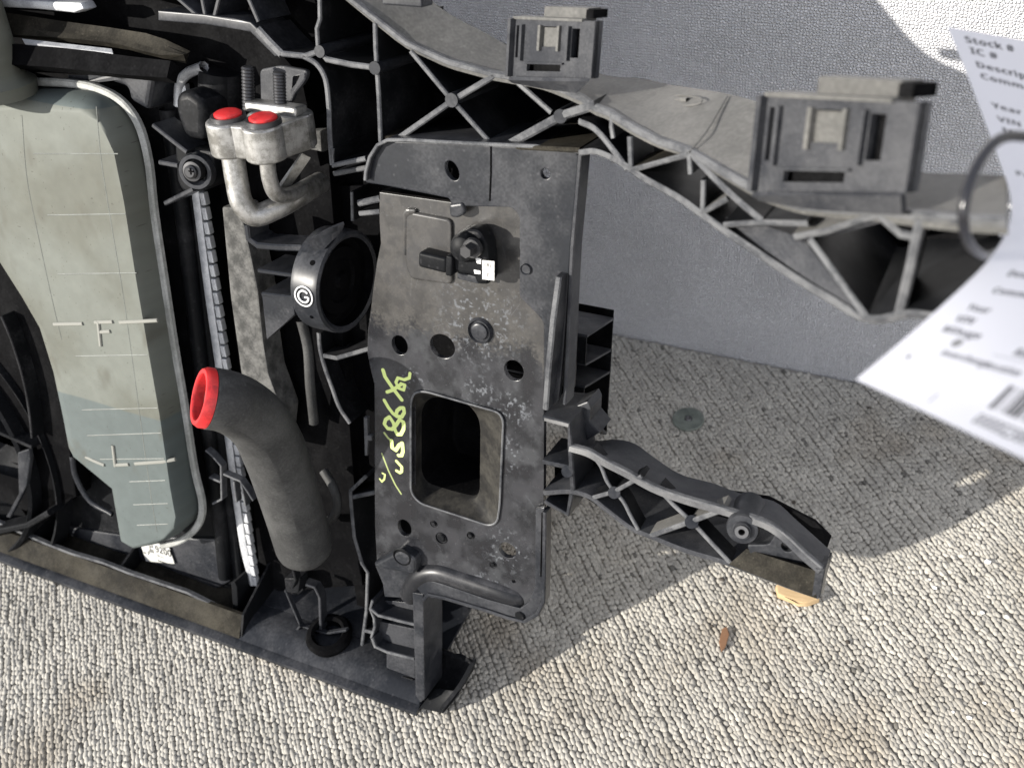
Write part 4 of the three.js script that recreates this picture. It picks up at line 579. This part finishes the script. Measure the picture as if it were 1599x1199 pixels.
// ---------------------------------------------------------------- coolant reservoir
{
  const T = leaning('coolant_reservoir', 'tall translucent grey-white coolant reservoir with raised F and L level marks', 'reservoir', [-0.5278,0.0909,0.02]);
  const level = [[-0.5439,0.2027]][0][1];
  const bm = tex(1024, (u, v) => {                                  // old stained plastic, coolant showing below its level
    const y = v * 0.42, a = fbm(u * 7, v * 7, 7, 500, 6), f = fbm(u * 60, v * 60, 60, 520, 3), st = fbm(u * 22, v * 11, 11, 540, 4), sp = vnoise(u * 330, v * 330, 330, 555);
    let c = mix3([0.128, 0.136, 0.12], [0.1, 0.103, 0.086], ss(0.35, 0.7, a)); const d = ss(0.001, -0.001, y + (a - 0.5) * 0.003 - level);
    c = mix3(c, [0.08, 0.097, 0.097], d * 0.85);
    c = mix3(c, [0.07, 0.065, 0.05], ss(0.6, 0.82, st) * 0.5);
    if (sp > 0.965) c = mix3(c, [0.03, 0.026, 0.02], 0.75);
    return c.map((q) => q * (0.9 + 0.2 * f));
  }, true);
  bm.repeat.set(1 / 0.42, 1 / 0.42);
  const mat = new THREE.MeshPhysicalMaterial({ map: bm, roughness: 0.6, specularIntensity: 0.4 });
  const out = [[-0.7219,0.3952],[-0.6451,0.4142],[-0.5892,0.4231],[-0.5468,0.4269],[-0.5326,0.4271],[-0.5214,0.4246],[-0.513,0.4195],[-0.5071,0.4101],[-0.5018,0.3973],[-0.5,0.3632],[-0.5004,0.3098],[-0.4999,0.2576],[-0.4991,0.2071],[-0.5003,0.1444],[-0.4996,0.1188],[-0.5045,0.1045],[-0.5189,0.0893],[-0.5291,0.0818],[-0.5578,0.0677],[-0.5754,0.0728],[-0.5741,0.1229],[-0.6082,0.1418],[-0.6123,0.1523],[-0.6116,0.177],[-0.6118,0.2181],[-0.6161,0.2515],[-0.6271,0.2724],[-0.6417,0.2958],[-0.6716,0.3315],[-0.7433,0.3383]];
  const bx = chamfered(out, [[0.004, -0.018], [0, -0.014], [0, -0.004], [0.0009, 0.001, 0.0004], [0.0028, 0.0064, 0.0016], [0.006, 0.0108, 0.0038], [0.0095, 0.0122, 0.0066]]);
  const body = part(T, 'body', [bx], mat); 
  const b0 = T.userData_base; planarUV(body, (x, y) => [x + b0[0] + 1, y + b0[1]]);
  part(body, 'seam_flange', [rib([[-0.6029,0.4261,-0.006], [-0.5537,0.4296,-0.006], [-0.5295,0.4283,-0.006], [-0.5116,0.4221,-0.006], [-0.5013,0.4103,-0.006], [-0.497,0.389,-0.006], [-0.4986,0.3524,-0.006], [-0.4986,0.3073,-0.006], [-0.4984,0.2545,-0.006], [-0.4972,0.2036,-0.006], [-0.4968,0.1521,-0.006], [-0.4942,0.1226,-0.006], [-0.4978,0.1074,-0.006], [-0.5076,0.0925,-0.006], [-0.5239,0.0782,-0.006], [-0.5426,0.068,-0.006]], 0.004, 0.0052, true)], M.resin = std({ map: rep(plasticMap([0.22, 0.225, 0.21], [0.36, 0.365, 0.35], 0.3, 0.7, 141), 0.1), roughness: 0.5 }));
  part(body, 'neck', [lathe([[0.012, -0.006], [0.033, -0.006], [0.034, 0.002], [0.029, 0.005], [0.0265, 0.009], [0.0245, 0.05], [0.0225, 0.14]], [-0.6017,0.4284,0.02], [0, 1, 0.06], 40)], mat); planarUV(body.children[body.children.length - 1], (x, y) => [x + b0[0] + 1, y + b0[1] - 0.09]);
  const L = (pts, r = 0.00045) => tube(pts, r, 24, 6);
  part(body, 'mould_line', [
    L([[-0.513,0.4231,0.012], [-0.5164,0.3888,0.012], [-0.5171,0.3506,0.012], [-0.5173,0.2964,0.012], [-0.5191,0.2479,0.012], [-0.5208,0.2067,0.012], [-0.5226,0.1633,0.012], [-0.5239,0.1235,0.012], [-0.5239,0.1001,0.012]]), L([[-0.5795,0.4104,0.012], [-0.5867,0.3669,0.012], [-0.587,0.3216,0.012], [-0.586,0.2739,0.012], [-0.5848,0.2491,0.012]]),
    L([[-0.5759,0.3856,0.012], [-0.5013,0.3948,0.012]]), L([[-0.5741,0.3438,0.012], [-0.5031,0.3553,0.012]]), L([[-0.5755,0.301,0.012], [-0.5019,0.3148,0.012]]), L([[-0.5739,0.2381,0.012], [-0.5036,0.2542,0.012]]), L([[-0.5783,0.1928,0.012], [-0.5027,0.2127,0.012]]), L([[-0.5783,0.1708,0.012], [-0.5035,0.1921,0.012]]), L([[-0.5697,0.1523,0.012], [-0.5044,0.1704,0.012]]), L([[-0.5432,0.1397,0.012], [-0.5067,0.1511,0.012]]), L([[-0.5436,0.1188,0.012], [-0.5079,0.1305,0.012]]), L([[-0.5436,0.1,0.012], [-0.5114,0.111,0.012]]),
  ], M.resin.clone());
  body.children[body.children.length - 1].material.color.setRGB(0.4, 0.42, 0.4);
  const bl = (pts) => rib(pts, 0.0016, 0.0026), up = (p) => p;
  const mark = std({ color: new THREE.Color().setRGB(0.2, 0.2, 0.178), roughness: 0.5 });
  part(body, 'full_mark', [bl([[-0.5892,0.2604,0.0134], [-0.5603,0.2666,0.0134]]), bl([[-0.5245,0.2747,0.0134], [-0.5001,0.2805,0.0134], [-0.4914,0.282,0.0116]]), bl([[-0.5482,0.27,0.0134], [-0.531,0.2739,0.0134]]), bl([[-0.5448,0.2713,0.0136], [-0.5467,0.2522,0.0136]]), bl([[-0.545,0.2633,0.0134], [-0.5351,0.2658,0.0134]])], mark, 'raised letter F and level line');
  part(body, 'low_mark', [bl([[-0.5855,0.1499,0.0122], [-0.5766,0.1495,0.0134], [-0.566,0.1484,0.0134]]), bl([[-0.5531,0.1693,0.0136], [-0.5546,0.1505,0.0136]]), bl([[-0.5546,0.1515,0.0134], [-0.5405,0.1559,0.0134]]), bl([[-0.5339,0.1583,0.0134], [-0.5061,0.1675,0.0134], [-0.4971,0.17,0.0096]])], mark, 'raised letter L and level line');
  part(body, 'strap', [tube([[-0.6141,0.1368,0], [-0.6148,0.1169,0], [-0.6043,0.0974,0], [-0.5821,0.0911,0]], 0.0022, 20, 8)], M.grey, 'dark grey loop under the reservoir');
}
// ---------------------------------------------------------------- hose and its plug
{
  const pts = [[-0.387,0.2821,0.084], [-0.3826,0.2795,0.079], [-0.3812,0.2688,0.066], [-0.3811,0.2493,0.05], [-0.3843,0.221,0.035], [-0.3883,0.187,0.022], [-0.3921,0.1516,0.01], [-0.394,0.1229,0.002]];
  const r0 = 0.0183, r1 = 0.0205;
  const T = leaning('radiator_hose', 'curved black rubber radiator hose, lit grey along its bend', 'hose', [-0.3973,0.0978,0]);
  part(T, 'tube', [vtube(pts, [r0, r0, r0 * 1.03, (r0 + r1) / 2, r1, r1, r1, r1], 60, 36, 0.016)], M.rubber);
  part(T, 'end_clip', [rib([[-0.3989,0.1083,0.012], [-0.3972,0.0974,0.012], [-0.4009,0.0887,0.012]], 0.006, 0.0022), plate(rounded([[-0.4136,0.0876],[-0.3983,0.0928],[-0.402,0.0774],[-0.4126,0.0749]], 0.002), [], 0.004, 0.01)], M.black);
  const d = V(pts[0]).sub(V(pts[1])).normalize(), e = V(pts[0]);
  const K = leaning('hose_plug', 'bright red round plug in the open end of the curved hose', 'plug', e.toArray());
  part(K, 'collar', [lathe([[r0 * 0.72, -0.006], [r0 * 0.72, 0.005], [r0 * 0.77, 0.0065], [r0 * 0.9, 0.0065], [r0 * 0.98, 0.004], [r0 * 0.98, 0.0004], [r0 * 0.76, 0.0004]], e.toArray(), d.toArray(), 48)], M.red);
  part(K, 'well', [lathe([[0, -0.015], [r0 * 0.6, -0.015], [r0 * 0.7, -0.006], [r0 * 0.718, 0.001]], e.toArray(), d.toArray(), 48)], M.redinside);
}
// ---------------------------------------------------------------- aluminium pipe fitting with studs, pipes and caps
{
  const T = leaning('pipe_fitting', 'cast aluminium two-port pipe fitting with red caps and two bare studs', 'pipe fitting', [-0.3909,0.3759,0.02]);
  const a = [-0.3957,0.4325,0.03], b = [-0.3715,0.433,0.03], h = 0.0195, r = 0.0116;
  const foot = new THREE.Shape(); const ax = 0, bx = b[0] - a[0];
  foot.absarc(ax, 0, r, Math.PI * 0.32, Math.PI * 1.78, false); foot.absarc(bx, 0.0005, r * 1.02, Math.PI * 1.2, Math.PI * 2.1, false); foot.lineTo(bx + 0.017, -0.016 * -1 + 0.006); foot.absarc(bx + 0.006, 0.022, 0.011, -0.2, Math.PI * 0.6, false); foot.lineTo(ax + 0.003, 0.022); foot.closePath();
  const g = new THREE.ExtrudeGeometry(foot, { depth: h - 0.003, bevelEnabled: true, bevelThickness: 0.0015, bevelSize: 0.0015, bevelOffset: -0.0015, bevelSegments: 3, curveSegments: 20 }); g.rotateX(-Math.PI / 2); g.rotateX(0.12); g.translate(a[0], a[1] - h + 0.001, a[2]);
  part(T, 'block', [fin(g, 0.6)], M.alu);
  part(T, 'top_pad', [box([b[0] - 0.006, a[1] + 0.0035, a[2] - 0.02], [0.036, 0.006, 0.012], 0.002)], M.alu);
  for (const [p, q] of [[[-0.397,0.4326,0.01], [-0.3947,0.4573,0.01]], [[-0.3745,0.4336,0.01], [-0.3733,0.4561,0.01]]]) part(T, 'stud', [thread(p, q, 0.0037)], M.darksteel);
  part(T, 'pipe', [tube([[a[0], a[1] - h + 0.003, a[2]], [-0.3945,0.3955,0.03], [-0.3924,0.3832,0.03], [-0.3882,0.3757,0.026], [-0.3807,0.3778,0.016], [-0.3763,0.381,0], [-0.3793,0.3818,-0.03]], 0.0067, 60, 18)], M.alu);
  part(T, 'pipe', [tube([[b[0], b[1] - h + 0.003, b[2]], [-0.3725,0.3998,0.028], [-0.3725,0.3905,0.024], [-0.3721,0.3867,0.014], [-0.3769,0.3851,-0.02]], 0.0045, 50, 16)], M.alu);
  part(T, 'stay', [sheet([[-0.3805,0.39,0.012], [-0.3699,0.409,0]], [[-0.3812,0.3862,0.004], [-0.3666,0.4061,-0.004]], 0.002, 4, 2)], M.alu);
  part(T, 'back_bracket', [plate(rounded([[-0.3975,0.4532],[-0.3828,0.4567],[-0.3636,0.4556],[-0.3659,0.4497],[-0.3747,0.441],[-0.3771,0.4357],[-0.3991,0.4334]], 0.003), [new THREE.Path(rounded([[-0.3753,0.4524],[-0.3673,0.4539],[-0.3715,0.4471],[-0.3773,0.4415]], 0.002).getPoints(4))], -0.004, 0.004, 0.001)], M.clip);
  for (const p of [a, b]) { const k = part(T, 'cap', [lathe([[0, 0.0022], [0.0066, 0.0022], [0.0078, 0.0014], [0.008, -0.003]], [p[0], p[1] + 0.0015, p[2]], [0, 1, 0.12], 36)], M.red, 'bright red port cap'); part(k, 'seat_ring', [lathe([[0.0083, -0.002], [0.0083, 0.0009], [0.0098, 0.0009], [0.0102, -0.002]], [p[0], p[1] + 0.001, p[2]], [0, 1, 0.12], 36)], M.darksteel); }
}
// ---------------------------------------------------------------- horn
{
  const c = [-0.3522,0.3268,-0.012], r = 0.0327, T = leaning('horn', 'round black horn with a white circled G on its grey rim, beside the mounting plate', 'horn', [c[0], c[1] - r, c[2]]);
  part(T, 'rim', [lathe([[r * 0.86, 0.001], [r * 0.93, 0.002], [r * 0.985, 0.001], [r, -0.002], [r, -0.015], [r * 0.985, -0.018], [r * 0.7, -0.02], [0, -0.02]], c, [1, 0, 0.05], 72)], M.grey);
  part(T, 'diaphragm', [lathe([[0, -0.002], [r * 0.14, -0.002], [r * 0.18, -0.005], [r * 0.4, -0.006], [r * 0.44, -0.004], [r * 0.66, -0.004], [r * 0.7, -0.007], [r * 0.86, -0.006], [r * 0.86, 0.001]], c, [1, 0, 0.05], 60)], M.deep);
  // circled G, printed on the rim as thin white strokes
  const on = (x, y) => { const X = c[0] - 0.009 + x, Y = y + [[-0.3653,0.3274]][0][1] - c[1]; return [X, c[1] + Y, c[2] + Math.sqrt(r * r - Y * Y) + 0.00035]; };
  const arc = (R, a0, a1, n) => [...Array(n + 1).keys()].map((k) => { const t = a0 + (a1 - a0) * k / n; return on(R * Math.cos(t), R * Math.sin(t)); });
  part(T, 'circled_letter', [tube(arc(0.0062, 0, 6.28, 40), 0.0005, 60, 6), tube([...arc(0.0037, 0.7, 5.6, 20), on(0.0034, -0.0002), on(0.0008, -0.0002)], 0.00062, 50, 6)], M.white, 'white circled letter G');
  part(T, 'rim_hole', [lathe([[0, 0.0003], [0.0016, 0.0003], [0.0018, -0.001]], [c[0] - 0.006, c[1] + r * 0.62, c[2] + r * 0.785], [0, 0.62, 0.785], 16)], M.deep);
  part(T, 'rim_hole', [lathe([[0, 0.0003], [0.0011, 0.0003], [0.0012, -0.001]], [c[0] - 0.007, c[1] - r * 0.42, c[2] + r * 0.908], [0, -0.42, 0.908], 16)], M.deep);
  part(T, 'bracket', [rib([[-0.4167,0.3572,0], [-0.4164,0.348,0], [-0.4099,0.3448,0], [-0.3951,0.346,0], [-0.3757,0.3487,0]], 0.02, 0.0042), rib([[-0.411,0.3279,0], [-0.3844,0.3292,0]], 0.03, 0.0026), rib([[-0.4099,0.3119,0], [-0.3849,0.3139,0]], 0.03, 0.003), plate(shapeOf([[-0.4099,0.3124],[-0.385,0.3135],[-0.3851,0.3025],[-0.4097,0.2799]]), [], 0.0, 0.004)], M.grey);
  part(T, 'tongue', [sheet([[-0.362,0.3607,0.01], [-0.3481,0.369,0.004], [-0.3435,0.3708,0]], [[-0.3609,0.3476,0.004], [-0.3508,0.359,0.004], [-0.3465,0.3664,0]], 0.002, 6, 2)], M.grey);
}
// ---------------------------------------------------------------- crash sensor on the plate
{
  const T = leaning('crash_sensor', 'small black sensor with bolt, plug and white sticker screwed to the plate', 'sensor', [-0.2548,0.3486,0]);
  const body = part(T, 'housing', [plate(rounded([[-0.265,0.3674],[-0.2624,0.3776],[-0.2552,0.3839],[-0.2473,0.3847],[-0.2426,0.3785],[-0.241,0.3669],[-0.241,0.3536],[-0.249,0.3525],[-0.2505,0.3576],[-0.2635,0.3569]], 0.003), [], 0.013, 0.013, 0.0025, 3)], M.black);
  part(T, 'dome', [lathe([[0, 0.0175], [0.004, 0.0175], [0.0068, 0.016], [0.0085, 0.012], [0.009, 0]], [-0.2548,0.3741,0.003], [0, 0, 1], 36)], M.black);
  const bolt = part(T, 'bolt', [lathe([[0, 0.008], [0.0034, 0.008], [0.004, 0.007], [0.004, 0.0012]], [-0.2482,0.3762,0.019], [0, 0, 1], 6)], M.darksteel);
  part(bolt, 'washer', [lathe([[0, 0.0018], [0.0052, 0.0018], [0.0056, 0.0008], [0.0056, -0.001]], [-0.2478,0.3763,0.019], [0, 0, 1], 30)], M.darksteel);
  const plug = part(T, 'connector', [box([-0.2786,0.3591,0.004], [0.0185, 0.0095, 0.011], 0.002, [0, 0, -0.06])], M.black);
  part(plug, 'collar', [box([-0.2642,0.362,0.01], [0.004, 0.012, 0.013], 0.001, [0, 0, -0.06])], M.black);
  part(T, 'lower_bar', [box([-0.2564,0.3536,0.004], [0.014, 0.0045, 0.009], 0.001, [0, 0, -0.06])], M.grey);
  const st = canvasTex(128, 256, (c, w, h) => { c.fillStyle = '#c4c2be'; c.fillRect(0, 0, w, h); c.fillStyle = '#333'; c.fillRect(0, h * 0.5, w, 5); c.font = 'bold 60px sans-serif'; c.fillText('(8)', 22, 84); c.strokeStyle = '#555'; c.lineWidth = 5; c.strokeRect(22, 148, 84, 84); c.fillText('C', 44, 210); });
  const sk = part(T, 'sticker', [plate(shapeOf([[-0.2448,0.3679],[-0.2374,0.3685],[-0.2374,0.3572],[-0.2448,0.3567]]), [], 0.0135, 0.0004, 0)], std({ map: st, roughness: 0.6 }), 'white sticker');
  { sk.geometry.computeBoundingBox(); const q = sk.geometry.boundingBox; planarUV(sk, (x, y) => [(x - q.min.x) / (q.max.x - q.min.x), (y - q.min.y) / (q.max.y - q.min.y)]); }
  part(T, 'sticker', [plate(shapeOf([[-0.2491,0.3687],[-0.2456,0.3686],[-0.2456,0.3656],[-0.248,0.3655]]), [], 0.0135, 0.0004, 0), plate(shapeOf([[-0.25,0.3614],[-0.246,0.3614],[-0.246,0.3595],[-0.2496,0.3592]]), [], 0.0135, 0.0004, 0)], M.white);
  part(T, 'paint_dot', [plate(shapeOf([[-0.2545,0.3756],[-0.2525,0.3759],[-0.2521,0.3726],[-0.2537,0.372]]), [], 0.0195, 0.0006, 0)], M.yellow);
}
// ---------------------------------------------------------------- bumper beam behind the plate
{
  const e = [[-0.2132,0.2835,-0.125], [-0.2139,0.2911,-0.075], [-0.2135,0.2725,-0.075], [-0.2138,0.2618,-0.125], [-0.2146,0.2433,-0.125], [-0.2149,0.2545,-0.075], [-0.2146,0.2383,-0.075], [-0.2143,0.1955,-0.125]];
  const xe = [-0.2143,0.2652,-0.1][0], f = e.map((p) => [xe, p[1], p[2]]), T = leaning('bumper_beam', 'dark metal bumper beam end behind the right edge of the plate', 'bumper beam', [xe - 0.05, f[7][1], -0.1]);
  for (let i = 0; i < 7; i++) part(T, 'web', [sheet([f[i], f[i + 1]], [[xe - 0.12, f[i][1], f[i][2]], [xe - 0.12, f[i + 1][1], f[i + 1][2]]], 0.0016, 3, 3)], i % 2 ? M.black : M.clip);
  part(T, 'back_plate', [box([xe - 0.062, (f[0][1] + f[7][1]) / 2, -0.13], [0.12, f[0][1] - f[7][1] + 0.01, 0.002])], M.deep);
  part(T, 'bolt_flange', [box([xe - 0.02, f[1][1] - 0.01, -0.07], [0.03, 0.05, 0.004], 0.001)], M.darksteel);
}
// ---------------------------------------------------------------- stock tag and its tie
{
  const A = [[-0.0254,0.5165,0.0879], [-0.0164,0.5051,0.1013], [-0.0075,0.4943,0.1201], [0.0006,0.4857,0.1435], [0.006,0.4805,0.1663], [0.0066,0.4773,0.1813], [0.0037,0.4716,0.1947], [-0.0058,0.463,0.2152], [-0.0142,0.4561,0.2308], [-0.0215,0.4506,0.244]];
  const B = [[0.0953,0.4662,-0.1738], [0.103,0.4488,-0.1451], [0.1075,0.4376,-0.0962], [0.105,0.4345,-0.0263], [0.0946,0.4414,0.0527], [0.083,0.4499,0.1202], [0.0696,0.4494,0.1824], [0.0539,0.449,0.229], [0.0455,0.445,0.2519], [0.0387,0.4441,0.2667]];
  const T = leaning('paper_tag', 'white printed paper stock tag hanging from the tie bar end', 'paper tag', A[9]);
  const n = 44, m = 8, a = resample(A, n), b = resample(B, n), P = [], U = [], I = [];
  for (let i = 0; i <= n; i++) for (let j = 0; j <= m; j++) { const p = a[i].clone().lerp(b[i], j / m); P.push(p.x, p.y, p.z); U.push(j / m, 1 - i / n); }
  for (let i = 0; i < n; i++) for (let j = 0; j < m; j++) { const k = i * (m + 1) + j; quad(I, k, k + m + 1, k + m + 2, k + 1); }
  let g = new THREE.BufferGeometry(); g.setAttribute('position', new THREE.Float32BufferAttribute(P, 3)); g.setAttribute('uv', new THREE.Float32BufferAttribute(U, 2)); g.setIndex(I); g.computeVertexNormals(); g = g.toNonIndexed();
  const tt = canvasTex(800, 1400, (c, w, h) => {
    c.fillStyle = '#c9c9ce'; c.fillRect(0, 0, w, h); c.fillStyle = '#101014';
    const put = (f, list) => { c.font = f; list.forEach(([s, x, y]) => c.fillText(s, x, y)); };
    put('bold 31px sans-serif', [['Stock #', 26, 44], ['IC #', 28, 82], ['Description', 28, 130], ['Comments', 28, 172], ['Year', 30, 284], ['VIN', 32, 338], ['Mileage', 34, 384], ['Part', 30, 580], ['Stock #', 260, 580]]);
    put('bold 28px sans-serif', [['Description', 74, 1000], ['Comments', 78, 1062], ['Year', 62, 1128], ['VIN', 64, 1168], ['Mileage', 60, 1206], ['Rating  A  03', 280, 1226]]);
    put('bold 24px sans-serif', [['Interchange', 120, 1270], ['A', 48, 1304], ['.', 110, 1338], ['|', 210, 1372], ['Location', 250, 1272]]);
    c.strokeStyle = '#8a8b92'; c.lineWidth = 2; for (const y of [200, 420, 1080, 1236]) { c.beginPath(); c.moveTo(240, y); c.lineTo(700, y); c.stroke(); }
    c.beginPath(); c.ellipse(130, 1228, 13, 13, 0, 0, 6.3); c.fillStyle = '#777'; c.fill(); c.fillStyle = '#222';
    let x = 352; while (x < 780) { const k = 3 + Math.floor(rnd() * 3) * 4; c.fillRect(x, 1292, k, 52); x += k + 4 + Math.floor(rnd() * 2) * 5; }
    c.font = 'bold 30px monospace'; c.fillText('0000023861', 352, 1380);
  });
  part(T, 'sheet', [g], std({ map: tt, roughness: 0.85, side: THREE.DoubleSide }));
  const Z = leaning('cable_tie', 'black cable tie looped through the paper tag and the tie bar', 'cable tie', [-0.0025,0.4709,0.1887]);
  part(Z, 'loop', [tube([[0.0207,0.497,0.1777], [0.0115,0.5035,0.1898], [0.0048,0.5055,0.1952], [-0.0006,0.5058,0.2022], [-0.0039,0.5019,0.2093], [-0.0053,0.4963,0.2155], [-0.0051,0.4895,0.2181], [-0.0032,0.4823,0.2144], [0.001,0.4737,0.2], [0.0061,0.4652,0.1679], [0.0103,0.4646,0.1432]], 0.00145, 70, 10)], new THREE.MeshStandardMaterial({ color: new THREE.Color().setRGB(0.012, 0.012, 0.015), roughness: 0.22 }));
}
// ---------------------------------------------------------------- small things on the carpet
{
  const slab = (pts, h, b) => { const s = new THREE.Shape(pts.map((p) => new THREE.Vector2(p[0], -p[2]))); const g = new THREE.ExtrudeGeometry(s, { depth: h, bevelEnabled: true, bevelSize: b, bevelThickness: b, bevelOffset: -b, bevelSegments: 2 }); g.rotateX(-Math.PI / 2); g.translate(0, pts[0][1] + b, 0); return fin(g, 0.6); };
  const wc = [-0.2064,0.001,-0.6433], wr = V([-0.2201,0.001,-0.639]).distanceTo(V([-0.1928,0.001,-0.6476])) / 2;
  const w = standing('washer', 'flat grey-green round washer lying on the carpet by the wall', 'washer', wc);
  const gg = std({ map: rep(plasticMap([0.1, 0.115, 0.1], [0.18, 0.2, 0.175], 0.3, 0.7, 161), 0.03), roughness: 0.55, metalness: 0.2 });
  part(w, 'disc', [lathe([[wr * 0.24, 0.0014], [wr * 0.27, 0.0018], [wr * 0.96, 0.0016], [wr, 0.0009], [wr, -0.0005]], wc, [0, 1, 0], 48)], gg);
  part(w, 'rivet', [lathe([[0, 0.002], [wr * 0.08, 0.002], [wr * 0.1, 0.0026], [wr * 0.2, 0.0024], [wr * 0.24, 0.0012]], wc, [0, 1, 0], 24)], M.steel);

  const wood = std({ map: tex(256, (u, v) => { const k = fbm(u * 4, v * 40, 4, 601, 3); return mix3([0.42, 0.29, 0.15], [0.55, 0.4, 0.23], k); }, true), roughness: 0.8 }); wood.map.repeat.set(30, 30);
  const ch = standing('wood_chip', 'pale split wood chip on the carpet under the tip of the side arm', 'wood chip', [-0.0713,0.001,-0.4876]);
  part(ch, 'chip', [slab([[-0.0881,0.0008,-0.4881],[-0.087,0.0008,-0.4935],[-0.0763,0.0008,-0.4985],[-0.0627,0.0008,-0.4945],[-0.0548,0.0008,-0.4874],[-0.0616,0.0008,-0.4813],[-0.0678,0.0008,-0.4791],[-0.085,0.0008,-0.4816]], 0.004, 0.0012)], wood);
  part(ch, 'crack', [slab([[-0.0845,0.0062,-0.4822],[-0.0766,0.0062,-0.4819],[-0.0674,0.0062,-0.4778],[-0.0772,0.0062,-0.4805]], 0.0003, 0.0001)], M.deep);

  const brown = std({ color: new THREE.Color().setRGB(0.2, 0.105, 0.055), roughness: 0.85 }), dark = std({ color: new THREE.Color().setRGB(0.05, 0.042, 0.034), roughness: 0.9 }), pale = std({ color: new THREE.Color().setRGB(0.85, 0.84, 0.82), roughness: 0.7 });
  const lf = standing('dry_leaf', 'small dry reddish-brown leaf piece lying in the sunlit carpet', 'leaf', [-0.1124,0.001,-0.4319]); part(lf, 'blade', [slab([[-0.1164,0.001,-0.4405],[-0.1137,0.001,-0.4433],[-0.1101,0.001,-0.4374],[-0.1097,0.001,-0.4259],[-0.1113,0.001,-0.4212],[-0.1153,0.001,-0.4285]], 0.0009, 0.0004)], brown);
  const bit = (p, r, mat, name, label, cat, group) => { const t = standing(name, label, cat, p, group); const g = new THREE.IcosahedronGeometry(r, 1), q = g.attributes.position; for (let i = 0; i < q.count; i++) { const k = 0.75 + 0.5 * hash(Math.round(q.getX(i) * 1e6), Math.round(q.getY(i) * 1e6), Math.round(p[0] * 1e4)); q.setXYZ(i, q.getX(i) * k * 1.2 + p[0], q.getY(i) * k * 0.75 + p[1] + r * 0.4, q.getZ(i) * k + p[2]); } part(t, 'grain', [fin(g, 0.3)], mat); };
  for (const [p, r] of [[[0.056,0,-0.5668], 0.0019], [[0.0227,0,-0.53], 0.0014], [[0.058,0,-0.5189], 0.0013], [[0.0745,0,-0.5207], 0.0014], [[0.0602,0,-0.4296], 0.0015], [[0.018,0,-0.5365], 0.0009], [[0.0682,0,-0.4444], 0.001], [[0.0497,0,-0.4303], 0.0009], [[0.0862,0,-0.4454], 0.001], [[-0.325,0,-0.3809], 0.0011], [[-0.3524,0,-0.3699], 0.0008]]) bit(p, r, pale, 'white_crumb', 'tiny white crumb lying on the carpet', 'crumb', 'white crumbs on the carpet');
  for (const [p, r] of [[[0.0261,0,-0.4661], 0.0011], [[0.064,0,-0.4587], 0.0014], [[-0.0279,0,-0.4613], 0.0016], [[-0.1292,0,-0.4851], 0.0018], [[-0.1245,0,-0.4413], 0.0012], [[-0.1073,0,-0.4433], 0.001], [[-0.0594,0,-0.7056], 0.0014], [[-0.0955,0,-0.5786], 0.0016], [[-0.0666,0,-0.4421], 0.001], [[-0.1984,0,-0.3231], 0.0009], [[-0.1562,0,-0.3822], 0.001], [[-0.4067,0,-0.2505], 0.0009], [[-0.5118,0,-0.2519], 0.0008], [[0.0114,0,-0.3967], 0.0009], [[-0.0748,0,-0.3798], 0.0008], [[-0.2989,0,-0.7016], 0.0012], [[-0.167,0,-0.6198], 0.001], [[-0.1907,0,-0.4669], 0.0009]]) bit(p, r, dark, 'dark_crumb', 'tiny dark speck of dirt on the carpet', 'crumb', 'dark specks on the carpet');
}

renderer.render(scene, camera);
